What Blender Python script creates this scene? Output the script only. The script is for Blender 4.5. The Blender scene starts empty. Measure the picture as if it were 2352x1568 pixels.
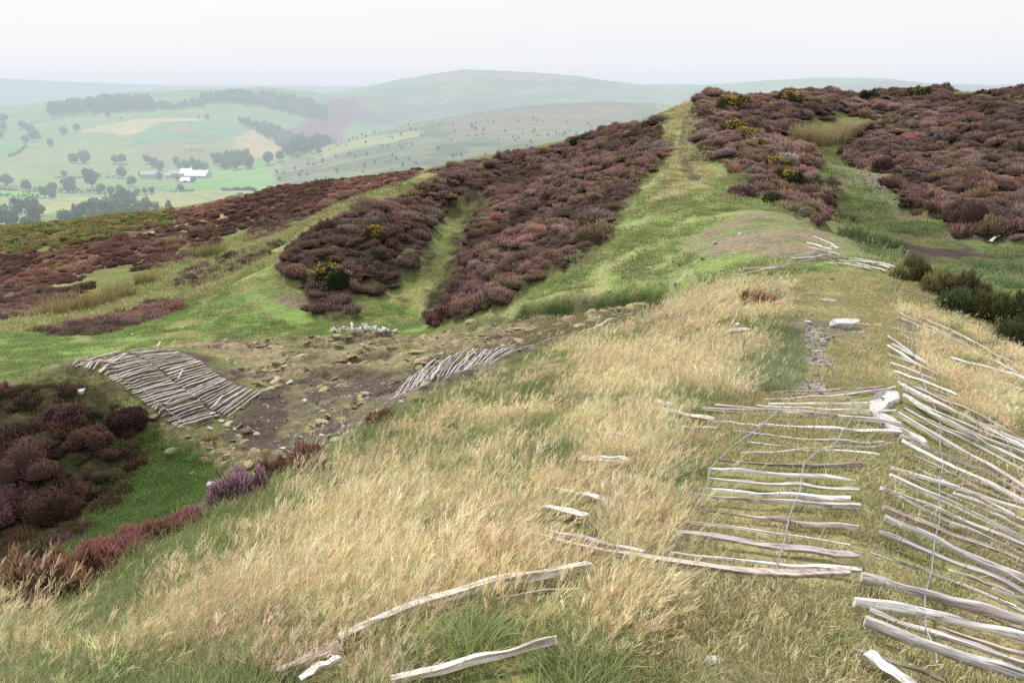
import bpy, math, random
import numpy as np
from mathutils import Vector
random.seed(7); RNG = np.random.default_rng(11)
scene = bpy.context.scene
COL = bpy.data.collections.new('hill_scene'); scene.collection.children.link(COL)

# ------------------------------------------------------------------ camera geometry
# sketch units: the photograph measured on a 2352 x 1568 sheet
SW, SH, F = 2352.0, 1568.0, 2037.0
PITCH = math.radians(16.0); CP, SP = math.cos(PITCH), math.sin(PITCH)
def ray(U, V):
    xc = (U - SW/2)/F; yc = -(V - SH/2)/F
    return xc, CP + yc*SP, yc*CP - SP          # per unit of depth
def pix(U, V, d):
    x, y, z = ray(U, V); return (x*d, y*d, z*d)
def azlr(x, y): return math.atan2(x, y), 0.5*math.log(x*x + y*y)

# ------------------------------------------------------------------ noise
def _hash(ix, iy, s):
    h = (ix.astype(np.int64)*374761393 + iy.astype(np.int64)*668265263 + s*982451653) & 0x7fffffff
    h = ((h ^ (h >> 13))*1274126177) & 0x7fffffff
    h = ((h ^ (h >> 15))*2246822519) & 0x7fffffff
    return (h & 0xffffff)/float(0xffffff)
def vnoise(x, y, s=0):
    x = np.asarray(x, float); y = np.asarray(y, float)
    ix = np.floor(x); iy = np.floor(y); fx = x-ix; fy = y-iy
    ux = fx*fx*fx*(fx*(fx*6-15)+10); uy = fy*fy*fy*(fy*(fy*6-15)+10)
    a = _hash(ix, iy, s); b = _hash(ix+1, iy, s); c = _hash(ix, iy+1, s); d = _hash(ix+1, iy+1, s)
    return (a+(b-a)*ux)*(1-uy) + (c+(d-c)*ux)*uy
def fbm(x, y, s=0, o=4, g=0.5):
    t = 0; a = 1; n = 0
    for k in range(o):
        t = t + a*vnoise(x*2.03**k + 17.3*k, y*2.03**k - 9.1*k, s+k); n += a; a *= g
    return t/n
def worley(x, y, s=0):
    x = np.asarray(x, float); y = np.asarray(y, float)
    ix = np.floor(x); iy = np.floor(y); best = np.full(x.shape, 9.0)
    for dx in (-1, 0, 1):
        for dy in (-1, 0, 1):
            cx = ix+dx; cy = iy+dy
            px = cx+_hash(cx, cy, s); py = cy+_hash(cx, cy, s+5)
            best = np.minimum(best, (px-x)**2+(py-y)**2)
    return np.sqrt(best)
def sstep(a, b, x):
    t = np.clip((x-a)/(b-a), 0, 1); return t*t*(3-2*t)

# ------------------------------------------------------------------ thin plate surface through surveyed spots
def tps_fit(P, z, lam=1e-4):
    P = np.array(P); z = np.array(z); n = len(P)
    d2 = ((P[:, None]-P[None])**2).sum(-1)
    K = 0.5*d2*np.log(d2+1e-12) + lam*np.eye(n)
    A = np.zeros((n+3, n+3)); A[:n, :n] = K; A[:n, n] = 1; A[:n, n+1:] = P; A[n, :n] = 1; A[n+1:, :n] = P.T
    return P, np.linalg.solve(A, np.concatenate([z, np.zeros(3)]))
def tps_eval(fit, X, Y):
    P, w = fit; n = len(P); out = w[n] + w[n+1]*X + w[n+2]*Y
    for i in range(n):
        d2 = (X-P[i, 0])**2+(Y-P[i, 1])**2
        out = out + w[i]*0.5*d2*np.log(d2+1e-12)
    return out

class Sheet:
    """ground given on a fan of bearings and log distances"""
    def __init__(s, a0, a1, na, r0, r1, nr, pts, lam=1e-4):
        s.a = np.linspace(a0, a1, na); s.l = np.linspace(math.log(r0), math.log(r1), nr)
        P = []; Z = []
        for (U, V, d) in pts:
            x, y, z = pix(U, V, d); a, l = azlr(x, y); P.append((a, l)); Z.append(z)
        fit = tps_fit(P, Z, lam)
        ca = np.linspace(a0, a1, 160); cl = np.linspace(s.l[0], s.l[-1], 260)
        A, L = np.meshgrid(ca, cl, indexing='ij'); C = tps_eval(fit, A, L)
        s.Z = s._up(C, ca, cl); s.base = s.Z.copy()
        s.A, s.L = np.meshgrid(s.a, s.l, indexing='ij'); s.R = np.exp(s.L)
        s.X = s.R*np.sin(s.A); s.Y = s.R*np.cos(s.A)
    def _up(s, C, ca, cl):
        def cub(M, xs, xn):          # Catmull-Rom along axis 0
            t = (xn-xs[0])/(xs[1]-xs[0]); i = np.clip(np.floor(t).astype(int), 0, len(xs)-2); f = (t-i)[:, None]
            g = lambda k: M[np.clip(i+k, 0, len(xs)-1)]
            p0, p1, p2, p3 = g(-1), g(0), g(1), g(2)
            return p1+0.5*f*(p2-p0+f*(2*p0-5*p1+4*p2-p3+f*(3*(p1-p2)+p3-p0)))
        return cub(cub(C, ca, s.a).T, cl, s.l).T
    def h(s, x, y, Z=None):
        Z = s.Z if Z is None else Z
        x = np.asarray(x, float); y = np.asarray(y, float)
        ta = (np.arctan2(x, y)-s.a[0])/(s.a[1]-s.a[0]); tl = (0.5*np.log(x*x+y*y)-s.l[0])/(s.l[1]-s.l[0])
        i = np.clip(np.floor(ta).astype(int), 0, len(s.a)-2); j = np.clip(np.floor(tl).astype(int), 0, len(s.l)-2)
        fa = np.clip(ta-i, 0, 1); fl = np.clip(tl-j, 0, 1)
        return (Z[i, j]*(1-fa)+Z[i+1, j]*fa)*(1-fl)+(Z[i, j+1]*(1-fa)+Z[i+1, j+1]*fa)*fl
    def cast(s, U, V, base=False, rmin=2.0):
        """where the sight line through a spot of the photograph meets this ground"""
        Z = s.base if base else s.Z
        x, y, z = ray(U, V); az = math.atan2(x, y); e = z/math.hypot(x, y)
        t = (az-s.a[0])/(s.a[1]-s.a[0]); i = int(min(max(math.floor(t), 0), len(s.a)-2)); f = min(max(t-i, 0), 1)
        zz = Z[i]*(1-f)+Z[i+1]*f; r = s.R[i]; el = zz/r
        k0 = np.searchsorted(r, rmin)
        hit = np.nonzero(el[k0:] >= e)[0]
        j = k0 + (hit[0] if len(hit) else int(np.argmax(el[k0:])))
        rr = r[j]*(1.12 if base and not len(hit) else 1.0)
        if len(hit) and j > 0 and el[j] != el[j-1]:
            g = (e-el[j-1])/(el[j]-el[j-1]); g = min(max(g, 0), 1); rr = r[j-1]+(r[j]-r[j-1])*g
        px, py = rr*math.sin(az), rr*math.cos(az)
        return Vector((px, py, float(s.h(px, py, Z))))
    def region(s, poly, step=45):
        """outline traced on the photograph -> outline on the ground, as bearing / log distance"""
        out = []
        for k in range(len(poly)):
            (u0, v0), (u1, v1) = poly[k], poly[(k+1) % len(poly)]
            n = max(1, int(math.hypot(u1-u0, v1-v0)/step))
            for q in range(n):
                p = s.cast(u0+(u1-u0)*q/n, v0+(v1-v0)*q/n, True); out.append(azlr(p.x, p.y))
        return np.array(out)
def inside(P, A, L):
    """signed distance to outline P (positive inside)"""
    d = np.full(A.shape, 1e9); c = np.zeros(A.shape, bool)
    n = len(P)
    for i in range(n):
        x0, y0 = P[i]; x1, y1 = P[(i+1) % n]; ex, ey = x1-x0, y1-y0
        q = ex*ex+ey*ey
        if q < 1e-14: continue
        t = np.clip(((A-x0)*ex+(L-y0)*ey)/q, 0, 1)
        d = np.minimum(d, (A-x0-t*ex)**2+(L-y0-t*ey)**2)
        if y0 != y1:
            c ^= ((y0 > L) != (y1 > L)) & (A < ex*(L-y0)/(ey)+x0)
    d = np.sqrt(d); return np.where(c, d, -d)
def mask(P, A, L, feather, wob=0.0, n=None):
    m = 0.12+feather*2
    out = np.zeros(A.shape)
    b = (A > P[:, 0].min()-m) & (A < P[:, 0].max()+m) & (L > P[:, 1].min()-m) & (L < P[:, 1].max()+m)
    if not b.any(): return out
    d = inside(P, A[b], L[b])
    if wob: d = d + wob*(n[b]-0.5)*2
    out[b] = sstep(-feather, feather, d); return out

# ------------------------------------------------------------------ near ground: rampart, ditch, banks and moor
NEAR = [
 # under and around the photographer
 (1176,1568,3.6),(600,1568,3.8),(0,1568,4.3),(-500,1568,4.9),(1700,1568,3.6),(2352,1568,4.0),(2850,1568,4.2),
 (1176,2600,1.9),(0,2600,2.0),(2352,2600,2.0),
 # crest of the near rampart
 (1990,1350,4.6),(1990,1100,6.2),(2050,920,9.0),(1940,740,14.0),(1900,640,19.5),(1800,900,9.5),(1650,1200,5.6),
 # its left flank
 (0,1480,5.4),(1176,1300,5.0),(600,1300,6.1),(1176,1100,7.2),(1500,950,9.0),(1176,950,10.5),(900,1100,8.6),(1650,760,14.0),(1500,820,13.0),
 (300,1400,5.9),
 # brow of the flank
 (-300,1520,6.2),(0,1390,7.0),(220,1290,8.0),(450,1182,9.0),(620,1112,10.5),(760,1020,12.0),(900,945,13.5),(1050,880,15.0),(1200,822,16.0),(1450,742,17.5),(1640,652,19.0),
 # falling away behind the brow
 (-300,1540,10.5),(0,1450,11.0),(220,1370,11.5),(450,1250,12.5),(620,1165,13.5),(760,1060,14.5),(900,985,15.5),(1050,905,16.5),(1200,838,17.2),(1450,752,18.8),
 (0,1425,15.0),(450,1205,16.0),(620,1100,17.3),(-400,1450,17.0),
 # ditch bottom, left
 (0,1300,19.5),(100,1200,22.0),(250,1230,20.0),(400,1150,21.0),(450,1090,22.5),(350,1000,25.2),(500,1040,24.0),(-400,1250,22.0),
 # bank left of the ditch
 (100,1000,24.3),(100,1100,23.3),(0,872,26.5),(170,856,27.2),(250,905,26.2),(100,930,25.4),(-400,920,27.0),
 # brown floor and laid palings
 (800,900,27.0),(600,980,25.5),(700,1000,24.0),(900,930,22.2),(1000,870,21.0),(1100,830,20.2),(1000,830,24.0),(1180,806,19.5),(1070,805,24.0),
 (850,960,19.0),(700,1030,17.5),(300,812,30.0),(200,846,28.0),(400,900,27.0),(450,980,25.2),(600,910,27.2),(600,850,30.0),(800,800,31.5),
 (1176,762,26.5),(1300,762,21.5),(1400,732,21.8),(1550,692,21.8),(1650,657,21.5),(1500,700,24.0),(1300,737,27.0),(1176,745,30.5),
 # terrace path
 (1000,760,33.0),(830,762,34.0),(600,776,34.5),(400,790,33.0),(200,820,31.0),(0,850,29.5),(0,790,35.5),(-400,850,32.0),
 # nose of the outer rampart and hollow beside it
 (650,740,37.0),(700,600,42.5),(850,480,50.5),(980,412,60.0),(1150,366,70.0),(1330,321,78.0),(1450,285,72.0),
 (1000,740,36.5),(1000,680,41.5),(1010,600,49.0),(1050,500,58.0),(1150,430,65.0),(1330,360,67.0),
 (760,700,39.5),(900,560,46.0),(800,620,43.0),
 # flank of the main hill
 (1050,722,33.5),(1200,640,35.0),(1400,500,42.0),(1500,400,48.0),(1530,320,54.0),(1500,600,28.5),(1350,680,28.5),(1300,420,54.0),(1150,560,43.0),
 (1700,560,25.0),(1750,500,30.0),(1650,430,38.0),(1590,350,48.0),(1600,240,60.0),(1640,226,61.0),
 (1850,560,24.5),(1950,600,22.5),(1800,420,41.0),(1880,500,33.5),(1700,280,54.0),(1800,340,48.0),
 # hollow on the right
 (1900,400,52.0),(1950,520,38.5),(2100,560,34.5),(2200,620,28.0),(2300,640,27.5),(1900,330,60.0),(2060,600,25.5),(2200,650,25.0),(2352,700,20.5),(2352,650,26.5),(2850,700,22.0),
 # skyline and right hand mound
 (1850,219,76.0),(2000,222,84.0),(2170,222,88.0),(2080,245,74.0),(2352,206,64.0),(2200,231,66.0),(2000,400,48.0),(2200,520,36.0),(2352,560,33.0),(2200,400,45.0),(2300,300,52.0),(2020,290,62.0),(2850,205,60.0),(2850,560,32.0),
 # right edge of the near rampart
 (2352,1300,5.8),(2352,1100,8.0),(2352,850,13.0),(2200,740,15.5),(2060,620,19.0),(2200,680,17.5),(2352,770,15.5),(2850,1100,8.6),(2850,850,13.0),
 # the moor falling to the left
 (0,740,42.0),(0,640,60.0),(0,547,100.0),(400,506,100.0),(700,446,98.0),(900,421,92.0),(400,620,60.0),(400,720,42.0),(640,600,50.0),(600,540,68.0),(760,500,64.0),(-500,650,62.0),(-500,610,100.0),
 # beyond the brow, out of sight
 (1600,330,85.0),(1850,300,105.0),(2352,300,105.0),(1330,420,105.0),(980,500,120.0),(0,700,150.0),(500,650,150.0),(2850,300,105.0),(-500,720,150.0),(1100,470,100.0),(1600,450,150.0),(2200,420,160.0),
]
NG = Sheet(math.radians(-50), math.radians(50), 900, 1.2, 165.0, 1350, NEAR)

# ------------------------------------------------------------------ building blocks
def link(o, parent=None):
    COL.objects.link(o)
    if parent is not None: o.parent = parent
    return o
def tag(o, label=None, cat=None, group=None, kind=None):
    if label: o['label'] = label
    if cat: o['category'] = cat
    if group: o['group'] = group
    if kind: o['kind'] = kind
    return o
def empty(name, loc, rz=0.0):
    o = bpy.data.objects.new(name, None); o.location = loc; o.rotation_euler = (0, 0, rz); o.empty_display_size = 0.2
    return link(o)
def np_mesh(name, co, faces, mats=(), attrs=None, smooth=False, mi=None):
    """co (n,3), faces (m,k) all with k corners"""
    co = np.asarray(co, np.float32); faces = np.asarray(faces, np.int32); k = faces.shape[1]
    me = bpy.data.meshes.new(name); me.vertices.add(len(co)); me.vertices.foreach_set('co', co.ravel())
    me.loops.add(faces.size); me.loops.foreach_set('vertex_index', faces.ravel())
    me.polygons.add(len(faces)); me.polygons.foreach_set('loop_start', np.arange(0, faces.size, k, dtype=np.int32))
    if smooth: me.polygons.foreach_set('use_smooth', np.ones(len(faces), bool))
    for m in mats: me.materials.append(m)
    if mi is not None: me.polygons.foreach_set('material_index', np.asarray(mi, np.int32))
    for an, (ty, arr) in (attrs or {}).items():
        a = me.attributes.new(an, ty, 'POINT'); arr = np.asarray(arr, np.float32)
        a.data.foreach_set('value' if ty == 'FLOAT' else ('color' if ty == 'FLOAT_COLOR' else 'vector'), arr.ravel())
    me.update(); me.validate(); return me
def obj(name, me, parent=None, loc=(0, 0, 0), rot=None, scale=None):
    o = bpy.data.objects.new(name, me); o.location = loc
    if rot is not None: o.rotation_euler = rot
    if scale is not None: o.scale = scale
    return link(o, parent)

# ------------------------------------------------------------------ materials
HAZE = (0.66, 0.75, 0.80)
class Mat:
    def __init__(s, name):
        s.m = bpy.data.materials.new(name); s.m.use_nodes = True; s.nt = s.m.node_tree; s.nt.nodes.clear()
        s.out = s.n('ShaderNodeOutputMaterial')
    def n(s, t, **kw):
        x = s.nt.nodes.new(t)
        for k, v in kw.items(): setattr(x, k, v)
        return x
    def l(s, a, b): s.nt.links.new(a, b)
    def val(s, sock, v):
        if hasattr(v, 'is_output') or hasattr(v, 'links'): s.l(v, sock)
        else: sock.default_value = v
    def mix(s, f, a, b, mode='MIX'):
        x = s.n('ShaderNodeMix', data_type='RGBA', blend_type=mode)
        s.val(x.inputs[0], f)
        for i, c in ((6, a), (7, b)):
            if isinstance(c, (tuple, list)): c = tuple(c)+((1,) if len(c) == 3 else ())
            s.val(x.inputs[i], c)
        return x.outputs[2]
    def math(s, op, a, b=0.0, c=None):
        x = s.n('ShaderNodeMath', operation=op); s.val(x.inputs[0], a); s.val(x.inputs[1], b)
        if c is not None: s.val(x.inputs[2], c)
        return x.outputs[0]
    def noise(s, vec, scale, detail=4, rough=0.55, dist=0.0):
        x = s.n('ShaderNodeTexNoise'); s.l(vec, x.inputs['Vector']); x.inputs['Scale'].default_value = scale
        x.inputs['Detail'].default_value = detail; x.inputs['Roughness'].default_value = rough; x.inputs['Distortion'].default_value = dist
        return x.outputs['Fac']
    def ramp(s, f, stops):
        x = s.n('ShaderNodeValToRGB'); s.l(f, x.inputs[0]); e = x.color_ramp.elements
        while len(e) < len(stops): e.new(0.5)
        for i, (p, c) in enumerate(stops):
            e[i].position = p; e[i].color = tuple(c)+(1,) if len(c) == 3 else c
        return x.outputs[0]
    def attr(s, name, ty='GEOMETRY'):
        x = s.n('ShaderNodeAttribute', attribute_type=ty); x.attribute_name = name; return x
    def pos(s): return s.n('ShaderNodeNewGeometry').outputs['Position']
    def bsdf(s, col, rough=0.9, spec=0.15, bump=None, bs=0.3, bd=0.02, transl=0.0):
        b = s.n('ShaderNodeBsdfPrincipled'); s.val(b.inputs['Base Color'], col if not isinstance(col, tuple) else tuple(col)+(1,))
        s.val(b.inputs['Roughness'], rough); b.inputs['Specular IOR Level'].default_value = spec
        nrm = None
        if bump is not None:
            x = s.n('ShaderNodeBump'); x.inputs['Strength'].default_value = bs; x.inputs['Distance'].default_value = bd
            s.l(bump, x.inputs['Height']); s.l(x.outputs[0], b.inputs['Normal'])
        r = b.outputs[0]
        if transl > 0:
            t = s.n('ShaderNodeBsdfTranslucent'); s.val(t.inputs[0], col)
            mx = s.n('ShaderNodeMixShader'); mx.inputs[0].default_value = transl; s.l(r, mx.inputs[1]); s.l(t.outputs[0], mx.inputs[2]); r = mx.outputs[0]
        return r
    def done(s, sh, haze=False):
        if haze:                       # aerial perspective painted into far materials: haze-coloured emission mixed in by distance
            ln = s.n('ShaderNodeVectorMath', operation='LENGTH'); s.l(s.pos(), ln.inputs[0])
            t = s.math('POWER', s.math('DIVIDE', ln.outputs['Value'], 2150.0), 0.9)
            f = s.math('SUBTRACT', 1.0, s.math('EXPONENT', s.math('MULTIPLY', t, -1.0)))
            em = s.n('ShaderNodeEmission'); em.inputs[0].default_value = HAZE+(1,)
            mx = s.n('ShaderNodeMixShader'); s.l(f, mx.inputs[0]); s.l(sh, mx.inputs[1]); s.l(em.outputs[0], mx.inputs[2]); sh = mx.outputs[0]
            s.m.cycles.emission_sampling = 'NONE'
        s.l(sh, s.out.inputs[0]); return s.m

def m_ground():
    m = Mat('turf_and_soil'); P = m.pos(); c = m.attr('col').outputs['Color']
    n1 = m.noise(P, 0.9, 5, .6); n2 = m.noise(P, 7.0, 5, .65); n3 = m.noise(P, 45.0, 3, .6)
    c = m.mix(1.0, c, m.ramp(n1, [(.3, (.72, .74, .72)), (.5, (1, 1, 1)), (.72, (1.25, 1.2, 1.12))]), 'MULTIPLY')
    c = m.mix(1.0, c, m.ramp(n2, [(.3, (.6, .6, .58)), (.5, (1, 1, 1)), (.7, (1.35, 1.3, 1.2))]), 'MULTIPLY')
    c = m.mix(.8, c, m.ramp(n3, [(.3, (.6, .6, .6)), (.5, (1, 1, 1)), (.7, (1.4, 1.38, 1.35))]), 'MULTIPLY')
    b = m.math('ADD', n2, m.math('MULTIPLY', n3, .35))
    return m.done(m.bsdf(c, .95, .05, b, .8, .06))
def m_far():
    m = Mat('far_fields'); P = m.pos(); c = m.attr('col').outputs['Color']
    n1 = m.noise(P, 0.006, 6, .6); n2 = m.noise(P, .05, 5, .65)
    c = m.mix(1.0, c, m.ramp(n1, [(.3, (.82, .85, .85)), (.5, (1, 1, 1)), (.7, (1.15, 1.1, 1.02))]), 'MULTIPLY')
    c = m.mix(1.0, c, m.ramp(n2, [(.3, (.82, .82, .82)), (.5, (1, 1, 1)), (.7, (1.15, 1.15, 1.1))]), 'MULTIPLY')
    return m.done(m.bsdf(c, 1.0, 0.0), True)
def m_leaf(name, haze=False, transl=.25, base=.45, inst=True, col=None, rough=.8, spec=.12):
    """foliage: colour comes with each plant, darker at the foot, paler at the tip, every leaf a little different"""
    m = Mat(name)
    if inst: c = m.attr('icol', 'INSTANCER').outputs['Color']
    elif col: c = m.mix(0.0, tuple(col), (1, 1, 1))
    else: c = m.n('ShaderNodeObjectInfo').outputs['Color']
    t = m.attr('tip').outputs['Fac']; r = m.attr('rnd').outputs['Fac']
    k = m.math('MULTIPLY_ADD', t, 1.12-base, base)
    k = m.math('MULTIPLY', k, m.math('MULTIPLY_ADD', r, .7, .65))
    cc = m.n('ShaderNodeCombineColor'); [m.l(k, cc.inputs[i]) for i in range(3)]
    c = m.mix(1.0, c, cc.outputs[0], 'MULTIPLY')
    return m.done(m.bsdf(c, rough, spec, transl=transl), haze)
def m_wood():
    m = Mat('weathered_wood'); tc = m.n('ShaderNodeTexCoord').outputs['Object']; oi = m.n('ShaderNodeObjectInfo')
    mp = m.n('ShaderNodeMapping'); mp.inputs['Scale'].default_value = (2.4, 60, 60); m.l(tc, mp.inputs[0])
    off = m.n('ShaderNodeCombineXYZ'); m.l(m.math('MULTIPLY', oi.outputs['Random'], 40), off.inputs[0]); m.l(off.outputs[0], mp.inputs['Location'])
    g = m.noise(mp.outputs[0], 1.0, 6, .62, .4)
    mp2 = m.n('ShaderNodeMapping'); mp2.inputs['Scale'].default_value = (2.2, 9, 9); m.l(tc, mp2.inputs[0]); m.l(off.outputs[0], mp2.inputs['Location'])
    p = m.noise(mp2.outputs[0], 1.0, 4, .6)
    c = m.ramp(g, [(.28, (.09, .075, .07)), (.40, (.34, .315, .30)), (.50, (.68, .655, .64)), (.66, (.88, .865, .86))])
    c = m.mix(m.ramp(p, [(.54, (0, 0, 0)), (.72, (.7, .7, .7))]), c, (.30, .235, .20))
    c = m.mix(1.0, c, oi.outputs['Color'], 'MULTIPLY')
    return m.done(m.bsdf(c, .85, .15, g, .8, .006))
def m_rock(name, a, b, haze=False):
    m = Mat(name); tc = m.n('ShaderNodeTexCoord').outputs['Object']; oi = m.n('ShaderNodeObjectInfo')
    n = m.noise(m.pos(), 6.0, 6, .65); n2 = m.noise(m.pos(), 40.0, 4, .6)
    c = m.ramp(n, [(.3, a), (.62, b)])
    c = m.mix(1.0, c, m.ramp(n2, [(.3, (.72, .71, .7)), (.55, (1, 1, 1)), (.75, (1.12, 1.12, 1.1))]), 'MULTIPLY')
    k = m.math('MULTIPLY_ADD', oi.outputs['Random'], .35, .8); cc = m.n('ShaderNodeCombineColor'); [m.l(k, cc.inputs[i]) for i in range(3)]
    c = m.mix(1.0, c, cc.outputs[0], 'MULTIPLY')
    return m.done(m.bsdf(c, .85, .2, n2, .5, .01), haze)
def m_plain(name, col, rough=.7, metal=0.0, haze=False, spec=.3):
    m = Mat(name); n = m.noise(m.pos(), 3.0 if haze is False else .3, 4)
    c = m.mix(1.0, tuple(col), m.ramp(n, [(.3, (.8, .8, .8)), (.7, (1.15, 1.15, 1.15))]), 'MULTIPLY')
    b = m.bsdf(c, rough, spec)
    if metal: b.node.inputs['Metallic'].default_value = metal
    return m.done(b, haze)
MG = m_ground(); MFAR = m_far()
MBLADE = m_leaf('grass_blades', base=.5, transl=.3); MSPRIG = m_leaf('heather_sprigs', base=.28, transl=.12)
MSPRIG_O = m_leaf('heather_bush_sprigs', base=.28, transl=.12, inst=False)
MBLADE_O = m_leaf('rush_blades', base=.5, transl=.25, inst=False)
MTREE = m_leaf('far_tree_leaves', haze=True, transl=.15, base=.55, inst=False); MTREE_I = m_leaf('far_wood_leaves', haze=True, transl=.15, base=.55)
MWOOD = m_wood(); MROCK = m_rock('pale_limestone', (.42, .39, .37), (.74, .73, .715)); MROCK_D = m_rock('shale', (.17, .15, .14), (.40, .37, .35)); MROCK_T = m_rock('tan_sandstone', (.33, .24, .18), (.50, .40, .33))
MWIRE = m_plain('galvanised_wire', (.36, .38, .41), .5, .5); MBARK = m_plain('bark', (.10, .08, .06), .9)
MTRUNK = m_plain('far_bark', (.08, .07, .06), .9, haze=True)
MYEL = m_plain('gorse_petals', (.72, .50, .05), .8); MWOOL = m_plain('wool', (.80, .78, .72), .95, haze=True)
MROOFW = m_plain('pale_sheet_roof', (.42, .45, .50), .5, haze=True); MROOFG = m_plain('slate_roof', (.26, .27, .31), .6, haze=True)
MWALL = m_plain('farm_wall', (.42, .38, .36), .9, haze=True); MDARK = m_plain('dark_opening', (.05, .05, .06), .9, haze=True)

# ------------------------------------------------------------------ near ground relief
A, L, X, Y = NG.A, NG.L, NG.X, NG.Y
N1 = fbm(X*.35, Y*.35, 3, 4); N2 = fbm(X*1.6, Y*1.6, 9, 3); NL = fbm(A*24, L*24, 21, 4); NF = fbm(A*90, L*90, 33, 3)
def reg(poly): return NG.region(poly)
def msk(poly, f=.012, w=.03): return mask(reg(poly), A, L, f, w, NL)
def stroke(pts, width, feather=None):
    """soft line on the ground through spots of the photograph; width in metres"""
    P = [NG.cast(u, v, True) for u, v in pts]; d = np.full(A.shape, 1e9)
    b = (X > min(p.x for p in P)-3) & (X < max(p.x for p in P)+3) & (Y > min(p.y for p in P)-3) & (Y < max(p.y for p in P)+3)
    xb, yb = X[b], Y[b]; db = np.full(xb.shape, 1e9)
    for p, q in zip(P[:-1], P[1:]):
        ex, ey = q.x-p.x, q.y-p.y; t = np.clip(((xb-p.x)*ex+(yb-p.y)*ey)/(ex*ex+ey*ey+1e-9), 0, 1)
        db = np.minimum(db, np.hypot(xb-p.x-t*ex, yb-p.y-t*ey))
    d[b] = db + (N2[b]-.5)*width*.8
    return 1-sstep(width*.35, width*(1.0 if feather is None else feather), d)

POLY = dict(
 flank=[(0,1395),(450,1190),(620,1118),(900,955),(1200,828),(1450,748),(1640,655),(1790,650),(1800,760),(1740,880),(1620,960),(1600,1080),(1560,1200),(1480,1400),(1400,1568),(1400,1900),(-400,1900),(-400,1560)],
 floor=[(570,900),(720,850),(930,850),(1000,825),(1090,800),(1330,762),(1200,840),(1000,905),(900,960),(850,975),(700,1045),(560,1060),(470,1010),(520,950)],
 clods=[(60,870),(180,835),(420,785),(900,772),(1180,745),(1450,705),(1600,672),(1540,700),(1400,735),(1180,790),(930,850),(700,870),(560,900),(540,830),(440,800),(330,800),(180,850)],
 berm=[(180,850),(220,860),(290,920),(360,985),(430,1040),(540,1070),(600,1075),(560,1030),(470,1000),(400,985),(330,930),(230,850)],
 bank=[(-400,890),(0,885),(170,866),(250,900),(330,960),(390,1020),(300,1120),(200,1230),(0,1380),(-400,1500)],
 ditchgreen=[(340,990),(420,1040),(500,1080),(490,1140),(380,1200),(220,1270),(130,1285),(160,1240),(240,1180),(290,1110)],
 terrace=[(-400,790),(0,760),(300,745),(400,700),(620,640),(660,680),(720,735),(900,745),(1000,745),(960,768),(600,776),(400,790),(180,830),(60,865),(-400,900)],
 terrbrown=[(640,660),(720,680),(740,730),(660,740),(600,700)],
 moorgrass=[(-400,760),(0,748),(120,710),(300,660),(400,600),(560,540),(760,470),(960,415),(980,420),(740,510),(640,600),(600,640),(400,700),(200,740),(0,770)],
 bracken=[(-500,640),(0,592),(200,560),(380,515),(400,485),(0,520),(-500,580)],
 moorheather=[(-500,760),(0,690),(200,628),(300,612),(430,572),(560,522),(700,492),(840,462),(985,408),(900,395),(640,435),(400,490),(390,512),(200,558),(0,592),(-500,640)],
 hill=[(1050,735),(1180,700),(1340,605),(1400,500),(1450,430),(1540,370),(1530,300),(1500,270),(1560,250),(1600,235),(1650,232),(1600,300),(1640,360),(1760,460),(1880,525),(1960,570),(2060,615),(1700,640),(1560,690),(1300,740)],
 hillbrown=[(1560,560),(1620,520),(1750,480),(1830,500),(1900,530),(2010,590),(1860,600),(1700,590),(1600,600)],
 hillstraw=[(1530,240),(1610,232),(1605,300),(1600,360),(1650,400),(1620,440),(1560,470),(1480,480),(1540,400),(1540,330)],
 hollow=[(1000,750),(930,735),(800,720),(900,660),(990,620),(1000,560),(1040,500),(1090,470),(1070,520),(1030,590),(1020,640),(1000,690)],
 greenright=[(1840,345),(1900,340),(1930,390),(2000,430),(2080,490),(2200,540),(2400,570),(2500,700),(2200,660),(2060,612),(1950,545),(1890,500),(1915,460),(1860,400)],
 scree=[(1960,390),(2030,400),(2080,450),(2060,480),(2000,450)],
 peat=[(1990,560),(2060,535),(2220,560),(2330,600),(2200,612),(2060,600)],
 rightmound=[(1990,300),(2050,250),(2200,232),(2352,208),(2800,195),(2800,580),(2352,562),(2230,535),(2100,480),(2030,400),(1940,375),(1940,330)],
 spur=[(1615,250),(1640,226),(1700,222),(1850,216),(2180,214),(2180,235),(2060,250),(2000,290),(1960,270),(1850,275),(1800,285),(1795,315),(1850,350),(1850,395),(1915,455),(1880,525),(1800,485),(1760,450),(1690,400),(1640,365),(1600,330),(1595,290)],
 outer=[(640,610),(690,545),(740,522),(850,472),(960,422),(1000,396),(1150,366),(1250,346),(1330,321),(1420,296),(1380,345),(1250,385),(1150,435),(1085,480),(1040,505),(1000,560),(1000,610),(950,645),(870,665),(800,700),(790,738),(740,715),(700,690),(690,650),(640,635)],
 main=[(975,745),(1000,695),(1035,650),(1015,600),(1045,515),(1110,460),(1200,400),(1290,360),(1400,315),(1470,296),(1530,320),(1545,368),(1460,430),(1400,500),(1390,540),(1345,605),(1240,640),(1180,690),(1100,715),(1040,735)],
 crest=[(1400,1900),(1480,1400),(1560,1200),(1600,1080),(1620,960),(1740,880),(1790,770),(1790,650),(1900,625),(2060,630),(2352,770),(2900,900),(2900,1900)],
 trod=[(1960,1900),(1900,1568),(1960,1380),(1980,1200),(2000,1050),(1990,900),(2030,870),(2060,1000),(2020,1200),(2000,1400),(2100,1900)],
 screefore=[(1800,740),(1880,735),(1990,760),(1900,790),(1910,830),(1900,905),(1800,905),(1840,850),(1830,790)],
 screelow=[(1600,1430),(1750,1440),(1900,1420),(1930,1568),(1900,1700),(1600,1700),(1620,1500)],
)
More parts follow.
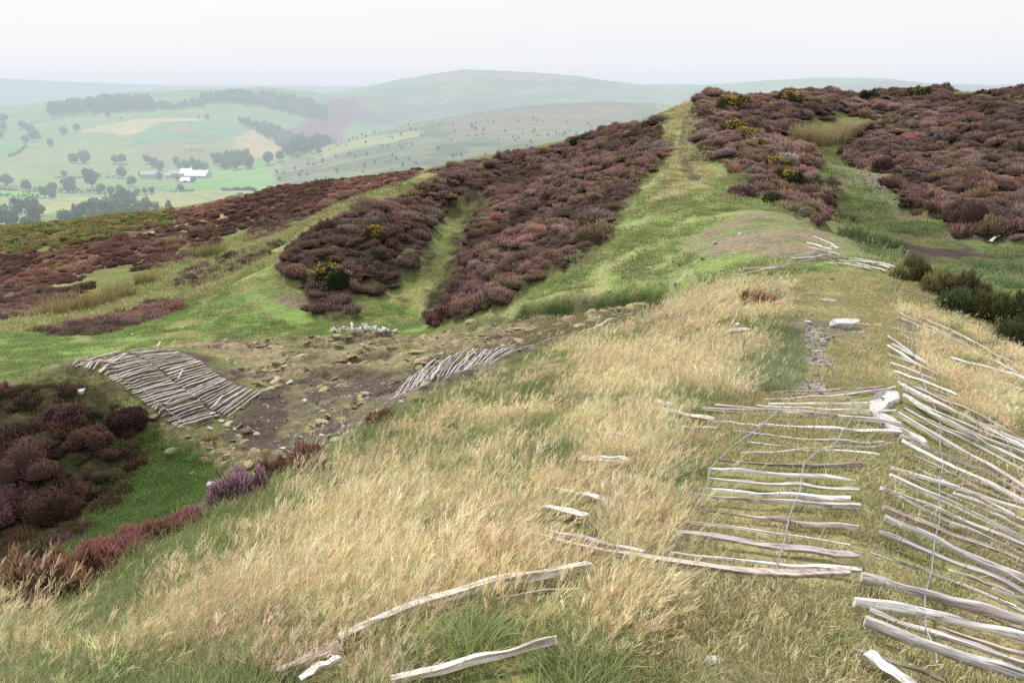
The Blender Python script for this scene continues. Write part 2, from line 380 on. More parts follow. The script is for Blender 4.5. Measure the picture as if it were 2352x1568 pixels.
POLY['browcut'] = [(690,1030),(900,920),(1180,795),(1450,730),(1480,765),(1210,850),(930,985),(720,1075)]
POLY['greenpatch'] = [(1680,850),(1720,800),(1800,760),(1850,770),(1850,800),(1830,850),(1810,905),(1760,905),(1690,890)]
POLY['mats'] = [(165,850),(250,815),(380,803),(470,815),(560,870),(610,905),(560,950),(480,990),(420,995),(370,960),(320,910),(250,870)]
POLY['crestline'] = [(985,405),(998,416),(870,478),(750,526),(700,560),(655,602),(636,595),(700,530),(850,452)]
REG = {k: reg(v) for k, v in POLY.items()}
def M(k, f=.012, w=.03): return mask(REG[k], A, L, f, w, NL)
mk = {k: M(k) for k in REG}
C = np.empty(A.shape+(3,)); C[:] = (.17, .19, .075)
def paint(m, col, k=1.0):
    m = (m*k)[..., None]; C[:] = C*(1-m)+np.array(col)*m
def blend(m, c0, c1, n, lo=.42, hi=.58):
    t = sstep(lo, hi, n)[..., None]; cc = np.array(c0)*(1-t)+np.array(c1)*t
    m = m[..., None]; C[:] = C*(1-m)+cc*m
straw, olive, green, bright = (.40, .31, .165), (.25, .235, .11), (.115, .165, .05), (.19, .28, .085)
soil, peat, hground = (.105, .082, .068), (.058, .045, .042), (.055, .043, .033)
blend(mk['bracken'], (.20, .19, .07), (.10, .12, .04), NL)
blend(mk['moorgrass'], (.38, .37, .18), (.25, .31, .11), NL)
blend(mk['moorheather'], (.16, .10, .085), (.34, .29, .16), NL, .55, .68)
blend(mk['terrace'], bright, (.23, .24, .10), NL, .40, .62)
blend(mk['terrbrown'], (.22, .175, .13), bright, NL, .45, .65)
blend(mk['hill'], (.21, .28, .10), (.29, .31, .14), NL)
blend(mk['hillstraw'], (.40, .34, .18), (.25, .27, .10), NL, .48, .62)
blend(mk['hillbrown'], (.25, .21, .15), (.21, .24, .11), NL, .49, .64)
blend(mk['hollow'], (.19, .25, .075), (.28, .27, .12), NL)
blend(mk['greenright'], (.14, .19, .065), (.20, .18, .11), NL, .48, .6)
blend(mk['scree'], (.22, .19, .16), (.17, .20, .09), NL)
blend(mk['peat'], (.075, .055, .055), (.12, .13, .06), NL, .5, .66)
for k in ('rightmound', 'spur', 'outer', 'main'): blend(mk[k], hground, (.12, .11, .05), NF, .5, .66)
blend(mk['clods'], (.30, .25, .165), (.19, .21, .10), NL, .45, .6); blend(mk['clods']*sstep(.52, .62, fbm(X*.9, Y*.9, 77, 4)), (.12, .09, .07), (.16, .12, .09), NF)
blend(mk['clods'], (.27, .225, .14), soil, fbm(X*1.1, Y*1.1, 77), .56, .66) if False else None
blend(mk['floor'], soil, (.18, .165, .10), NL, .46, .60)
blend(mk['mats'], (.10, .08, .065), (.17, .15, .09), NF, .5, .66)
blend(mk['crestline'], (.42, .40, .20), (.34, .36, .15), NL)
blend(mk['berm'], (.30, .24, .15), (.14, .13, .07), NF)
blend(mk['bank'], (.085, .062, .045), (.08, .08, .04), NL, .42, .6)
blend(mk['ditchgreen'], (.075, .135, .03), (.11, .12, .05), NL, .5, .66)
blend(mk['flank'], (.26, .22, .11), (.16, .19, .07), NL)
blend(mk['crest'], (.34, .31, .17), (.24, .255, .11), N1, .42, .6)
blend(mk['trod']*.7, (.36, .30, .19), (.22, .20, .11), NL, .45, .6)
blend(mk['screefore'], (.20, .175, .15), (.22, .21, .10), NF, .42, .55)
blend(mk['screelow']*.7, (.20, .165, .13), (.22, .21, .10), NF, .48, .6)
paint(stroke([(1600,238),(1578,275),(1568,330),(1572,375),(1600,412)], .42), (.115, .11, .075), .95)
paint(stroke([(1600,412),(1660,450),(1750,500)], .5), (.26, .23, .15), .5)
paint(stroke([(640,745),(800,768),(980,762)], .5), (.10, .15, .035), .8)
st = stroke([(1190,737),(1260,722),(1400,712),(1480,700),(1560,686),(1640,660)], .5); paint(st, (.03, .05, .015), 1.0)  # shade of the ledge painted as a near-black green band on the turf step
paint(stroke([(1250,760),(1330,770),(1180,800)], .6), (.13, .075, .055), .8)
paint(stroke([(1060,800),(1180,775),(1320,762)], .9), (.12, .075, .06), .9)
paint(stroke([(2295,310),(2352,330),(2400,360)], 1.2), (.22, .16, .15), .9)
# relief
Z = NG.Z
hea = np.clip(mk['rightmound']+mk['spur']+mk['outer']+mk['main'], 0, 1)
W1 = 1-worley(X*1.15+N2, Y*1.15, 5)
Z += hea*(sstep(.1, .9, W1)*.28 + N2*.1)
Z += mk['moorheather']*(N2-.5)*.3
Z += (N1-.5)*.22*sstep(2.5, 3.4, L)
Z += (fbm(X*3, Y*3, 41, 3)-.5)*.07
cl = np.clip(mk['clods']+mk['berm']+mk['floor']*.6, 0, 1)
W2 = 1-worley(X*1.5+N2, Y*1.9, 15)
Z += cl*(sstep(.25, .85, W2)*.18*fbm(X*.7, Y*.7, 51, 2)*1.6 + (fbm(X*5, Y*5, 61, 3)-.5)*.14)
wc = sstep(.45, .75, W2)*mk['clods']; C[:] = C*(1-.5*wc[..., None])+np.array((.30, .26, .155))*(.5*wc[..., None])
Z += mk['berm']*.18
Z += mk['bank']*(N2-.5)*.35
Z -= stroke([(1600,238),(1578,275),(1568,330),(1572,375),(1600,412)], .35)*.1
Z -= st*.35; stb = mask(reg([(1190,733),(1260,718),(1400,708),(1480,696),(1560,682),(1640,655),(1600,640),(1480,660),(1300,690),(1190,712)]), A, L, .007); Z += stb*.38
Z += mk['flank']*(fbm(X*2.2, Y*2.2, 71, 3)-.5)*.12
NG.Z = Z
co = np.stack([NG.X, NG.Y, NG.Z], -1).reshape(-1, 3)
def sheet_mesh(name, S, col, mat):
    na, nr = S.Z.shape; idx = np.arange(na*nr).reshape(na, nr)
    q = np.stack([idx[:-1, :-1], idx[1:, :-1], idx[1:, 1:], idx[:-1, 1:]], -1).reshape(-1, 4)[:, ::-1]
    c4 = np.concatenate([col.reshape(-1, 3), np.ones((na*nr, 1))], 1)
    co = np.stack([S.X, S.Y, S.Z], -1).reshape(-1, 3)
    me = bpy.data.meshes.new(name); me.vertices.add(len(co)); me.vertices.foreach_set('co', co.astype(np.float32).ravel())
    me.loops.add(q.size); me.loops.foreach_set('vertex_index', q.ravel().astype(np.int32))
    me.polygons.add(len(q)); me.polygons.foreach_set('loop_start', np.arange(0, q.size, 4, dtype=np.int32))
    me.polygons.foreach_set('use_smooth', np.ones(len(q), bool))
    a = me.attributes.new('col', 'FLOAT_COLOR', 'POINT'); a.data.foreach_set('color', c4.astype(np.float32).ravel())
    me.materials.append(mat); me.update(); o = bpy.data.objects.new(name, me); return link(o)
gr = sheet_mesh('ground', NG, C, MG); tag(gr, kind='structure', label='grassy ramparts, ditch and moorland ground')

# ------------------------------------------------------------------ far ground
FARP = [
 (-500,560,400),(0,560,390),(0,520,430),(300,530,430),(600,520,430),(900,520,430),(1400,480,430),(2000,480,430),(2850,480,430),
 (0,490,540),(300,485,540),(600,480,550),(0,462,660),(230,464,660),(420,446,700),(640,442,730),(850,432,740),(-500,465,660),
 (0,462,820),(250,460,820),(450,446,860),(0,436,900),(250,440,890),(560,420,960),(440,410,1060),(0,400,1150),(200,395,1170),(600,400,1080),(440,395,1150),(-500,420,1150),
 (200,350,1400),(200,300,1650),(200,250,1950),(200,226,2150),(60,243,2120),(-100,262,2100),(-500,285,2000),(450,224,2200),(350,213,2200),(600,207,2250),(700,212,2300),
 (0,300,1680),(0,350,1400),(400,350,1350),(400,300,1600),(400,250,1950),(600,330,1500),(560,280,1800),(560,240,2050),(700,300,1850),(690,250,2150),(640,360,1350),
 (690,352,1200),(750,335,1280),(850,312,1380),(1000,277,1500),(1200,251,1650),(1380,239,1750),(1500,252,1800),(1700,275,1800),
 (650,400,980),(700,420,880),(900,400,780),(900,350,1000),(1100,330,950),(1200,300,1150),(1400,290,1200),(1300,350,800),(1600,330,900),(2000,300,1000),(2600,300,1000),(750,375,1080),
 (720,345,1600),(850,330,1700),(1000,300,1900),(1200,275,2000),(1400,262,2150),(1600,275,2100),
 (830,310,2000),(900,290,2150),(900,255,2450),(880,211,2900),(780,218,2600),(960,187,3050),(1000,172,3100),(1110,161,3200),(1250,171,3200),(1340,178,3200),(1440,195,3200),(1540,204,3250),
 (1000,230,2650),(1200,230,2600),(1400,228,2700),(1200,252,2350),(1600,240,2600),(1100,195,2900),(1300,200,2900),(1650,196,3300),(1800,183,3400),(1950,179,3400),(2050,183,3350),(2180,197,3350),(2352,199,3350),(2850,199,3350),(1900,230,2700),(2352,240,2700),(2850,240,2700),
 (1110,200,4300),(1500,230,4300),(600,240,3200),(200,260,3200),(0,270,3000),(-500,280,3000),(1900,210,4400),(2600,225,4400),(600,235,4400),(0,240,4400),(-500,240,4400),(880,228,4300),
]
FG = Sheet(math.radians(-50), math.radians(50), 620, 170.0, 4700.0, 760, FARP)
FA, FL_, FX, FY = FG.A, FG.L, FG.X, FG.Y
fN = fbm(FA*30, FL_*30, 5, 4); fM = fbm(FX*.012, FY*.012, 8, 4)
near_moor = fbm(FX*.02, FY*.02, 4, 3)
FG.Z = FG.Z + (fM-.5)*10*sstep(6.0, 7.2, FL_)
fC = np.empty(FA.shape+(3,)); fC[:] = (.23, .30, .14)
def fmask(poly, f=.004, w=.004): return mask(FG.region(poly, 25), FA, FL_, f, w, fN)
def fp(poly, c, k=1.0, f=.004, w=.004, c2=None):
    m = fmask(poly, f, w)*k
    cc = np.array(c) if c2 is None else (np.array(c)*(1-sstep(.42, .6, fN)[..., None])+np.array(c2)*sstep(.42, .6, fN)[..., None])
    fC[:] = fC*(1-m[..., None])+cc*m[..., None]
def Z1(l): return [(x/3.0, 122.5+y/3.0) for x, y in l]     # outlines noted on an enlargement of the valley
# big hill and its neighbours
fp([(740,235),(870,209),(960,187),(1000,172),(1110,162),(1250,172),(1340,179),(1440,196),(1540,206),(1650,198),(1700,260),(1400,240),(1200,253),(1000,280),(850,315),(820,330),(830,280)], (.22,.27,.14), c2=(.17,.19,.13), w=.01)
fp([(960,188),(1000,173),(1110,162),(1250,172),(1340,179),(1250,185),(1100,178),(1000,190)], (.36,.30,.20), .8, w=.01)
fp([(900,240),(1100,235),(1300,238),(1250,250),(1000,262),(880,290),(860,280)], (.12,.14,.13), .8, f=.015, w=.02)
fp([(1880,200),(2040,184),(2180,196),(2352,200),(2850,200),(2850,240),(1850,240)], (.17,.13,.15), .9, w=.01)
fp([(675,300),(730,235),(835,220),(800,300),(790,325),(700,325)], (.22,.10,.13), .95, f=.01, w=.012)
# spur across the valley
fp([(640,440),(640,380),(700,350),(850,312),(1000,277),(1200,251),(1380,238),(1500,250),(1600,300),(1600,420),(900,440)], (.20,.22,.13), c2=(.13,.16,.10), w=.015)
fp([(1000,280),(1200,253),(1380,241),(1480,255),(1420,290),(1200,300),(1050,310)], (.24,.19,.15), .7, f=.01, w=.03)
fp([(700,352),(850,316),(960,300),(960,315),(850,335),(720,365)], (.36,.38,.18), .8, f=.004, w=.012)
fp([(950,440),(1150,345),(1330,318),(1330,340),(1100,380),(1000,430)], (.20,.27,.12), .5, f=.01, w=.02)
# fields
fp(Z1([(520,545),(680,500),(1000,455),(1400,455),(1300,480),(1100,480),(950,560),(820,575),(700,530)]), (.46,.40,.22), w=.002)
fp(Z1([(900,650),(950,560),(1150,485),(1400,470),(1740,520),(1600,590),(1300,600),(1050,620)]), (.17,.30,.15), w=.003)
fp(Z1([(1130,530),(1250,490),(1420,550),(1380,575),(1280,560)]), (.33,.24,.20), .7, f=.003)
fp(Z1([(1590,590),(1740,525),(1960,640),(1900,700),(1780,730),(1640,650)]), (.44,.34,.20), w=.001)
fp(Z1([(900,655),(1050,625),(1300,600),(1500,590),(1780,730),(1480,780),(1150,790),(1000,740)]), (.26,.25,.15), .7, w=.003)
fp(Z1([(-300,770),(100,690),(330,640),(640,700),(600,740),(300,760),(0,840),(-300,860)]), (.27,.30,.14), .7)
fp(Z1([(-300,640),(0,640),(190,620),(130,680),(0,745),(-300,780)]), (.15,.32,.12), .9, f=.002)
fp(Z1([(1000,900),(1250,880),(1500,820),(1830,750),(1900,950),(1080,950)]), (.20,.36,.12), .9, f=.002)
fp(Z1([(-300,945),(0,945),(270,960),(280,990),(0,980),(-300,985)]), (.20,.42,.10), .95, f=.002)
fp(Z1([(700,865),(880,865),(980,890),(900,940),(700,915)]), (.20,.34,.12), .8, f=.002)
fp(Z1([(-600,1000),(300,1005),(790,975),(760,1030),(560,1090),(300,1110),(0,1080),(-600,1080)]), (.33,.35,.16), .9, f=.003, w=.004)
fp(Z1([(790,1060),(900,1000),(1070,955),(1900,958),(2300,945),(2400,1000),(1700,1110),(1250,1110),(1000,1080)]), (.32,.33,.16), .9, f=.003)
fp(Z1([(1250,1110),(1700,1050),(1900,1020),(1500,1130)]), (.40,.36,.24), .8)
fp(Z1([(-600,1300),(0,1200),(400,1090),(1000,1060),(1250,1110),(1100,1180),(300,1300)]), (.14,.20,.09), .7, f=.008, w=.01)
fp(Z1([(325,345),(650,290),(900,250),(1200,285),(1600,260),(2200,275),(2000,300),(1200,305),(650,320)]), (.16,.20,.12), .5, f=.006)
def fline(pts, w, c, k=.8):
    P = [FG.cast(u, v, True) for u, v in pts]; d = np.full(FA.shape, 1e9)
    for p, q in zip(P[:-1], P[1:]):
        n = 1; a0, l0 = azlr(p.x, p.y); a1, l1 = azlr(q.x, q.y); ex, ey = a1-a0, l1-l0
        t = np.clip(((FA-a0)*ex+(FL_-l0)*ey)/(ex*ex+ey*ey+1e-12), 0, 1); d = np.minimum(d, (FA-a0-t*ex)**2+(FL_-l0-t*ey)**2)
    m = (1-sstep(w*.5, w, np.sqrt(d)))*k; fC[:] = fC*(1-m[..., None])+np.array(c)*m[..., None]
for pts in ([(400,345),(640,405)],[(0,440),(420,410)],[(210,490),(430,450),(640,430)],[(980,430),(1250,380),(1500,310)],[(1000,985),(1500,1030)],[(0,640),(190,620)],[(1100,950),(1900,955)]):
    fline(Z1(pts), .0022, (.10, .15, .09), .7)
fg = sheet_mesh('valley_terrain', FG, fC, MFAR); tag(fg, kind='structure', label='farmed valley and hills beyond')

PLP = [(-500,262,4200),(0,262,4200),(1176,262,4200),(2352,262,4300),(2850,262,4300),(-500,232,5000),(0,232,5000),(1176,232,5000),(2352,232,5000),(2850,232,5000),(0,212,7000),(1176,215,7000),(2352,215,7000),(-500,178,9500),(0,181,9500),(60,186,9500),(140,196,9000),(300,199,9500),
 (600,207,9500),(1176,207,9500),(2352,207,9500),(2850,207,9500),(0,203,14000),(1176,203,14000),(2352,203,14000),(300,198,17000),(520,196,17500),(800,199,17000),(0,201,26000),(1176,201.5,26000),(2352,201.5,26000),(-500,201,26000),(2850,201.5,26000)]
PG = Sheet(math.radians(-50), math.radians(50), 260, 4000.0, 30000.0, 200, PLP)
pN = fbm(PG.A*40, PG.L*40, 15, 4); pC = np.empty(PG.A.shape+(3,)); pC[:] = (.20, .26, .14)
pC += (pN[..., None]-.5)*np.array((.5, .35, .3)); pC = np.clip(pC, .03, .6)
pg = sheet_mesh('distant_plain', PG, pC, MFAR); tag(pg, kind='structure', label='hazy plain reaching the horizon')

# ------------------------------------------------------------------ plants
def blades(n, radius, h0, h1, w, lean, wind=(0, 0), seg=3, seed=1, head=0.0, droop=.35):
    """n grass blades standing in a disc; returns co, quads, tip, rnd"""
    g = np.random.default_rng(seed); rr = radius*np.sqrt(g.random(n)); th = g.random(n)*2*np.pi
    bx, by = rr*np.cos(th), rr*np.sin(th); H = h0+(h1-h0)*g.random(n)**1.3
    la = g.random(n)*2*np.pi; lm = lean*g.random(n)
    dx = np.cos(la)*lm+wind[0]+bx/radius*lean*.5; dy = np.sin(la)*lm+wind[1]+by/radius*lean*.5
    pa = g.random(n)*np.pi; co = []; tip = []; rnd = []; r = g.random(n)
    for s in range(seg+1):
        t = s/seg; ww = w*(1-t*.85)*(.7+.6*r)
        if head and t > .99: ww = ww*.3
        z = H*t*(1-droop*t*lm); off = H*t*t
        cx, cy = bx+dx*off+dx*H*t*.15, by+dy*off+dy*H*t*.15
        for sg in (-1, 1):
            co.append(np.stack([cx+sg*ww*.5*np.cos(pa), cy+sg*ww*.5*np.sin(pa), z], -1)); tip.append(np.full(n, t)); rnd.append(r)
    co = np.stack(co, 1); k = 2*(seg+1); base = np.arange(n)[:, None]*k; f = []
    for s in range(seg): f.append(np.stack([base[:, 0]+2*s, base[:, 0]+2*s+1, base[:, 0]+2*s+3, base[:, 0]+2*s+2], -1))
    f = np.concatenate(f); C0, T0, R0 = co.reshape(-1, 3), np.stack(tip, 1).ravel(), np.stack(rnd, 1).ravel()
    if head:                                   # feathery seed head: short spikelets round the top of each stem
        m = 9; top = co[:, -2:].mean(1); d = np.stack([dx, dy, np.full(n, .9)], -1); d /= np.linalg.norm(d, axis=1)[:, None]
        q = []; 
        for j in range(m):
            p = top-d*(head*g.random(n))[:, None]; v = g.normal(size=(n, 3)); v = v/np.linalg.norm(v, axis=1)[:, None]*.55+d; v *= (.028+.02*g.random(n))[:, None]
            sd = np.cross(v, g.normal(size=(n, 3))); sd = sd/np.linalg.norm(sd, axis=1)[:, None]*w*.55
            q.append(np.stack([p-sd*.5, p+sd*.5, p+v+sd*.6, p+v-sd*.6], 1))
        q = np.concatenate(q).reshape(-1, 3); nb = len(C0); fi = np.arange(len(q)).reshape(-1, 4)+nb
        C0 = np.concatenate([C0, q]); f = np.concatenate([f, fi]); T0 = np.concatenate([T0, np.full(len(q), 1.12)]); R0 = np.concatenate([R0, np.repeat(g.random(len(q)//4), 4)])
    return C0, f, T0, R0
def sprigs(n, R, H, ln, w, seed=1, lobes=3, up=.6, core=True, spread=1.0, inner=0.0, ragged=False):
    """cushion of upright sprigs over a lumpy dome with a dark woody inside"""
    g = np.random.default_rng(seed)
    lob = [(0, 0, R*.78, H)]+[(R*.5*math.cos(a), R*.5*math.sin(a), R*(.4+.2*g.random()), H*(.65+.35*g.random())) for a in g.random(lobes)*6.28]
    if ragged:
        lob = [(0, 0, R*.5, H)]+[(R*q*math.cos(a), R*q*math.sin(a), R*(.22+.28*g.random()), H*(.4+.7*g.random())) for a, q in zip(g.random(lobes+2)*6.28, .3+.5*g.random(lobes+2))]
    co = []; tip = []; rnd = []; area = np.array([l[2]**2 for l in lob]); k = g.choice(len(lob), n, p=area/area.sum())
    lb = np.array(lob)[k]; ph = g.random(n)*2*np.pi; ct = g.random(n)**.8; st = np.sqrt(1-ct*ct)
    nrm = np.stack([st*np.cos(ph), st*np.sin(ph), ct], -1); f = 1-inner*g.random(n)
    p = np.stack([lb[:, 0]+lb[:, 2]*nrm[:, 0]*f, lb[:, 1]+lb[:, 2]*nrm[:, 1]*f, lb[:, 3]*nrm[:, 2]*f*.93], -1)
    d = nrm*spread+np.array((0, 0, up))+g.normal(size=(n, 3))*.38; d /= np.linalg.norm(d, axis=1)[:, None]
    LN = ln*(.5+g.random(n)); sd = np.cross(d, g.normal(size=(n, 3))); sd /= np.linalg.norm(sd, axis=1)[:, None]; sd *= w*(.6+.8*g.random(n))[:, None]
    a = p-d*(LN*.45)[:, None]; b = p+d*(LN*.35)[:, None]; c = p+d*LN[:, None]
    Q = np.stack([a-sd*.3, a+sd*.3, b+sd*.55, b-sd*.55, c+sd*.12, c-sd*.12], 1); r = g.random(n)
    shade = .25+.75*np.clip(nrm[:, 2]*.8+.35, 0, 1)  # shade painted into the sprig colour: dome tops lighter, flanks darker
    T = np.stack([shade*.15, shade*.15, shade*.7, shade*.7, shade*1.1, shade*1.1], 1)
    bi = np.arange(n)*6; F_ = np.concatenate([np.stack([bi, bi+1, bi+2, bi+3], -1), np.stack([bi+3, bi+2, bi+4, bi+5], -1)])
    C0, T0, R0 = Q.reshape(-1, 3), T.ravel(), np.repeat(r, 6)
    if core:
        for (cx, cy, rr, hh) in lob:
            u, v = 10, 5; vs = []
            for j in range(v+1):
                for i in range(u):
                    t = j/v*math.pi/2; kk = .86*(.9+.2*g.random()); vs.append((cx+rr*kk*math.cos(t)*math.cos(i/u*6.283), cy+rr*kk*math.cos(t)*math.sin(i/u*6.283), hh*kk*math.sin(t)-.03))
            fs = [(j*u+i, j*u+(i+1) % u, (j+1)*u+(i+1) % u, (j+1)*u+i) for j in range(v) for i in range(u)]
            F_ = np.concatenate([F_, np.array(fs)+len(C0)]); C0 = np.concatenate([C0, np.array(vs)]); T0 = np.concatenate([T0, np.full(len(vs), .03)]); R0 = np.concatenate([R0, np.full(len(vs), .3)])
    return C0, F_, T0, R0
def plant_mesh(name, data, mat):
    c, f, t, r = data; return np_mesh(name, c, f, [mat], {'tip': ('FLOAT', t), 'rnd': ('FLOAT', r)})
def protos(name, datas, mat):
    c = bpy.data.collections.new(name)
    for i, d in enumerate(datas):
        o = bpy.data.objects.new('%s_%02d' % (name, i), plant_mesh(name, d, mat)); c.objects.link(o)
    return c
def gn_scatter(name, coll, P, rot, scl, idx, col, label, sheet_kind='stuff', cat=None):
    """one object: plants set on measured spots"""
    n = len(P); me = bpy.data.meshes.new(name); me.vertices.add(n); me.vertices.foreach_set('co', np.asarray(P, np.float32).ravel())
    for an, ty, key, arr in (('rot', 'FLOAT_VECTOR', 'vector', rot), ('scl', 'FLOAT_VECTOR', 'vector', scl), ('idx', 'INT', 'value', idx)):
        a = me.attributes.new(an, ty, 'POINT'); a.data.foreach_set(key, np.asarray(arr, np.int32 if ty == 'INT' else np.float32).ravel())
    a = me.attributes.new('icol', 'FLOAT_COLOR', 'POINT'); a.data.foreach_set('color', np.concatenate([col, np.ones((n, 1))], 1).astype(np.float32).ravel())
    o = link(bpy.data.objects.new(name, me))
    ng = bpy.data.node_groups.new(name+'_nodes', 'GeometryNodeTree')
    ng.interface.new_socket('Geometry', in_out='INPUT', socket_type='NodeSocketGeometry'); ng.interface.new_socket('Geometry', in_out='OUTPUT', socket_type='NodeSocketGeometry')
    N = ng.nodes.new; gi = N('NodeGroupInput'); go = N('NodeGroupOutput'); ip = N('GeometryNodeInstanceOnPoints'); ci = N('GeometryNodeCollectionInfo')
    ci.inputs['Collection'].default_value = coll; ci.inputs['Separate Children'].default_value = True; ci.inputs['Reset Children'].default_value = True
    def na(nm, dt): x = N('GeometryNodeInputNamedAttribute'); x.data_type = dt; x.inputs['Name'].default_value = nm; return x.outputs['Attribute']
    l = ng.links.new; l(gi.outputs[0], ip.inputs['Points']); l(ci.outputs[0], ip.inputs['Instance']); ip.inputs['Pick Instance'].default_value = True
    l(na('idx', 'INT'), ip.inputs['Instance Index']); l(na('rot', 'FLOAT_VECTOR'), ip.inputs['Rotation']); l(na('scl', 'FLOAT_VECTOR'), ip.inputs['Scale'])
    l(ip.outputs[0], go.inputs[0]); md = o.modifiers.new('scatter', 'NODES'); md.node_group = ng
    tag(o, label, cat, kind=sheet_kind); return o

def spread(n, keys, power, rng, S=NG, thr=None, f=.01, lim=None):
    """random spots over named regions; power 2 = even per square metre, 0 = even to the eye"""
    regs = [REG[k] for k in keys]; a0 = min(r[:, 0].min() for r in regs); a1 = max(r[:, 0].max() for r in regs)
    l0 = min(r[:, 1].min() for r in regs); l1 = max(r[:, 1].max() for r in regs)
    a0, a1 = max(a0, -.75), min(a1, .75); l0 = max(l0, math.log(2.2))
    if lim: l0, l1 = max(l0, math.log(lim[0])), min(l1, math.log(lim[1]))
    m = n; a = a0+(a1-a0)*rng.random(m); u = rng.random(m)
    if power == 0: l = l0+(l1-l0)*u
    else: e0, e1 = math.exp(power*l0), math.exp(power*l1); l = np.log(e0+(e1-e0)*u)/power
    k = np.zeros(m)
    nz = fbm(a*24, l*24, 21, 4)
    for r in regs: k = np.maximum(k, mask(r, a, l, f, .02, nz))
    keep = rng.random(m) < k; a, l = a[keep], l[keep]; r = np.exp(l)
    return r*np.sin(a), r*np.cos(a), a, l
def dens(keys, per_m2, power=2):
    """how many trials give about per_m2 plants"""
    regs = [REG[k] for k in keys]; a0 = max(min(r[:, 0].min() for r in regs), -.75); a1 = min(max(r[:, 0].max() for r in regs), .75)
    l0 = min(r[:, 1].min() for r in regs); l1 = max(r[:, 1].max() for r in regs); l0 = max(l0, math.log(2.2))
    return int((a1-a0)*(math.exp(2*l1)-math.exp(2*l0))/2*per_m2)
def cols(rng, n, pal, w, jit=.12, pick=None):
    pal = np.array(pal); k = rng.choice(len(pal), n, p=np.array(w)/sum(w)) if pick is None else pick
    return np.clip(pal[k]*(1+jit*rng.normal(size=(n, 1)))*(1+.05*rng.normal(size=(n, 3))), .01, .9)
def rot3(rng, n, tilt=.12):
    return np.stack([rng.normal(size=n)*tilt, rng.normal(size=n)*tilt, rng.random(n)*6.283], -1)

WIND = (.34, -.10)
def off_line(P, w):
    def f(x, y):
        d = np.full(len(x), 1e9)
        for p, q in zip(P[:-1], P[1:]):
            ex, ey = q.x-p.x, q.y-p.y; t = np.clip(((x-p.x)*ex+(y-p.y)*ey)/(ex*ex+ey*ey+1e-9), 0, 1); d = np.minimum(d, np.hypot(x-p.x-t*ex, y-p.y-t*ey))
        return d > w
    return f
off_gully = off_line([NG.cast(u, v, True) for u, v in ((960,745),(990,690),(1008,640),(1015,590),(1035,530),(1060,495),(1095,468))], 1.15)
# heather mats
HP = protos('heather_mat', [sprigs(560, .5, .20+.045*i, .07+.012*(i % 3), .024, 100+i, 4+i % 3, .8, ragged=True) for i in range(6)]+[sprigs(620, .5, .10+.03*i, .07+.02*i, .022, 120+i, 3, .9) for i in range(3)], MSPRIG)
H_PAL = [(.35,.245,.205),(.37,.27,.25),(.28,.195,.17),(.28,.24,.155),(.38,.31,.30),(.39,.27,.21)]
H_W = [4, 3.0, 2.4, 1.1, .9, 1.0]
def heather(name, keys, per, size, label, lift=0.0, pal=H_PAL, w=H_W, power=2, n=None, f=.008, cut=.40, lim=None):
    rng = np.random.default_rng(abs(hash(name)) % 9999 if False else sum(map(ord, name)))
    x, y, a, l = spread(n or dens(keys, per), keys, power, rng, f=f, lim=lim)
    gap = fbm(a*70, l*70, 55, 3); k = gap > cut; k2 = off_gully(x, y); x, y, a, l = x[k], y[k], a[k], l[k]; k2 = k2[k]; x, y, a, l = x[k2], y[k2], a[k2], l[k2]; m = len(x)
    kk = mask(REG['crestline'], a, l, .006, .01, fbm(a*24, l*24, 21, 4)) < .4; x, y, a, l = x[kk], y[kk], a[kk], l[kk]; m = len(x)
    z = NG.h(x, y)-.04+lift; s = size*1.12*(.5+.85*rng.random(m)**1.6)
    scl = np.stack([s*(.85+.3*rng.random(m)), s*(.85+.3*rng.random(m)), s*(.75+.6*rng.random(m))], -1)
    big = fbm(x*.22, y*.22, 66, 3)
    c = cols(rng, m, pal, w, .10)*(.70+.60*sstep(.3, .7, big))[:, None]*np.array((.98, .93, .905))
    rt = rot3(rng, m, .2); ix = np.where(rng.random(m) < .64, 6+rng.integers(0, 3, m), rng.integers(0, 6, m)); scl[ix > 5] *= 1.25
    print(name, m)
    return gn_scatter(name, HP, np.stack([x, y, z], -1), rt, scl, ix, c, label)
heather('outer_rampart_heather', ['outer'], 7.0, .84, 'brown and purple heather carpet on the outer rampart', cut=.36)
heather('hill_flank_heather', ['main'], 7.5, .80, 'thick dull purple heather covering the flank of the hill', cut=.34)
heather('spur_heather', ['spur'], 6.0, .80, 'purple heather on the narrow spur right of the footpath', cut=.32)
heather('right_mound_heather', ['rightmound'], 5.5, .84, 'dark brown heather over the right hand mound', cut=.37)
heather('moor_heather', ['moorheather'], 6.5, .66, 'low brown heather across the left hand moor', cut=.27, pal=[(.38,.24,.205),(.30,.18,.155),(.42,.29,.25),(.40,.34,.19)], w=[4,3,2,1.2])
REG['mp1'] = reg([(400,655),(450,615),(560,580),(650,560),(650,585),(560,632),(470,660),(440,680)])
REG['mp2'] = reg([(-300,705),(0,690),(100,668),(215,655),(120,700),(0,745),(-300,790)])
REG['mp3'] = reg([(85,765),(180,738),(300,715),(400,690),(412,705),(330,742),(250,765),(130,775)])
REG['mp4'] = reg([(300,612),(430,575),(500,560),(470,590),(350,625)])
REG['mp5'] = reg([(560,520),(700,480),(860,440),(820,470),(700,520),(600,560)])
REG['mp6'] = reg([(1540,395),(1570,330),(1500,400),(1450,440),(1400,520),(1480,500)])
heather('moor_heather_patches', ['mp1', 'mp2', 'mp3', 'mp4', 'mp5'], 8.0, .75, 'separate dark heather patches in the green moor grass', cut=.20)
heather('bank_heather', ['bank'], 3.6, .62, 'dark heather and dead bracken on the shaded ditch bank', pal=[(.17,.10,.08),(.12,.09,.06),(.13,.13,.06),(.26,.14,.15)], w=[3,3,3,.6], cut=.24)
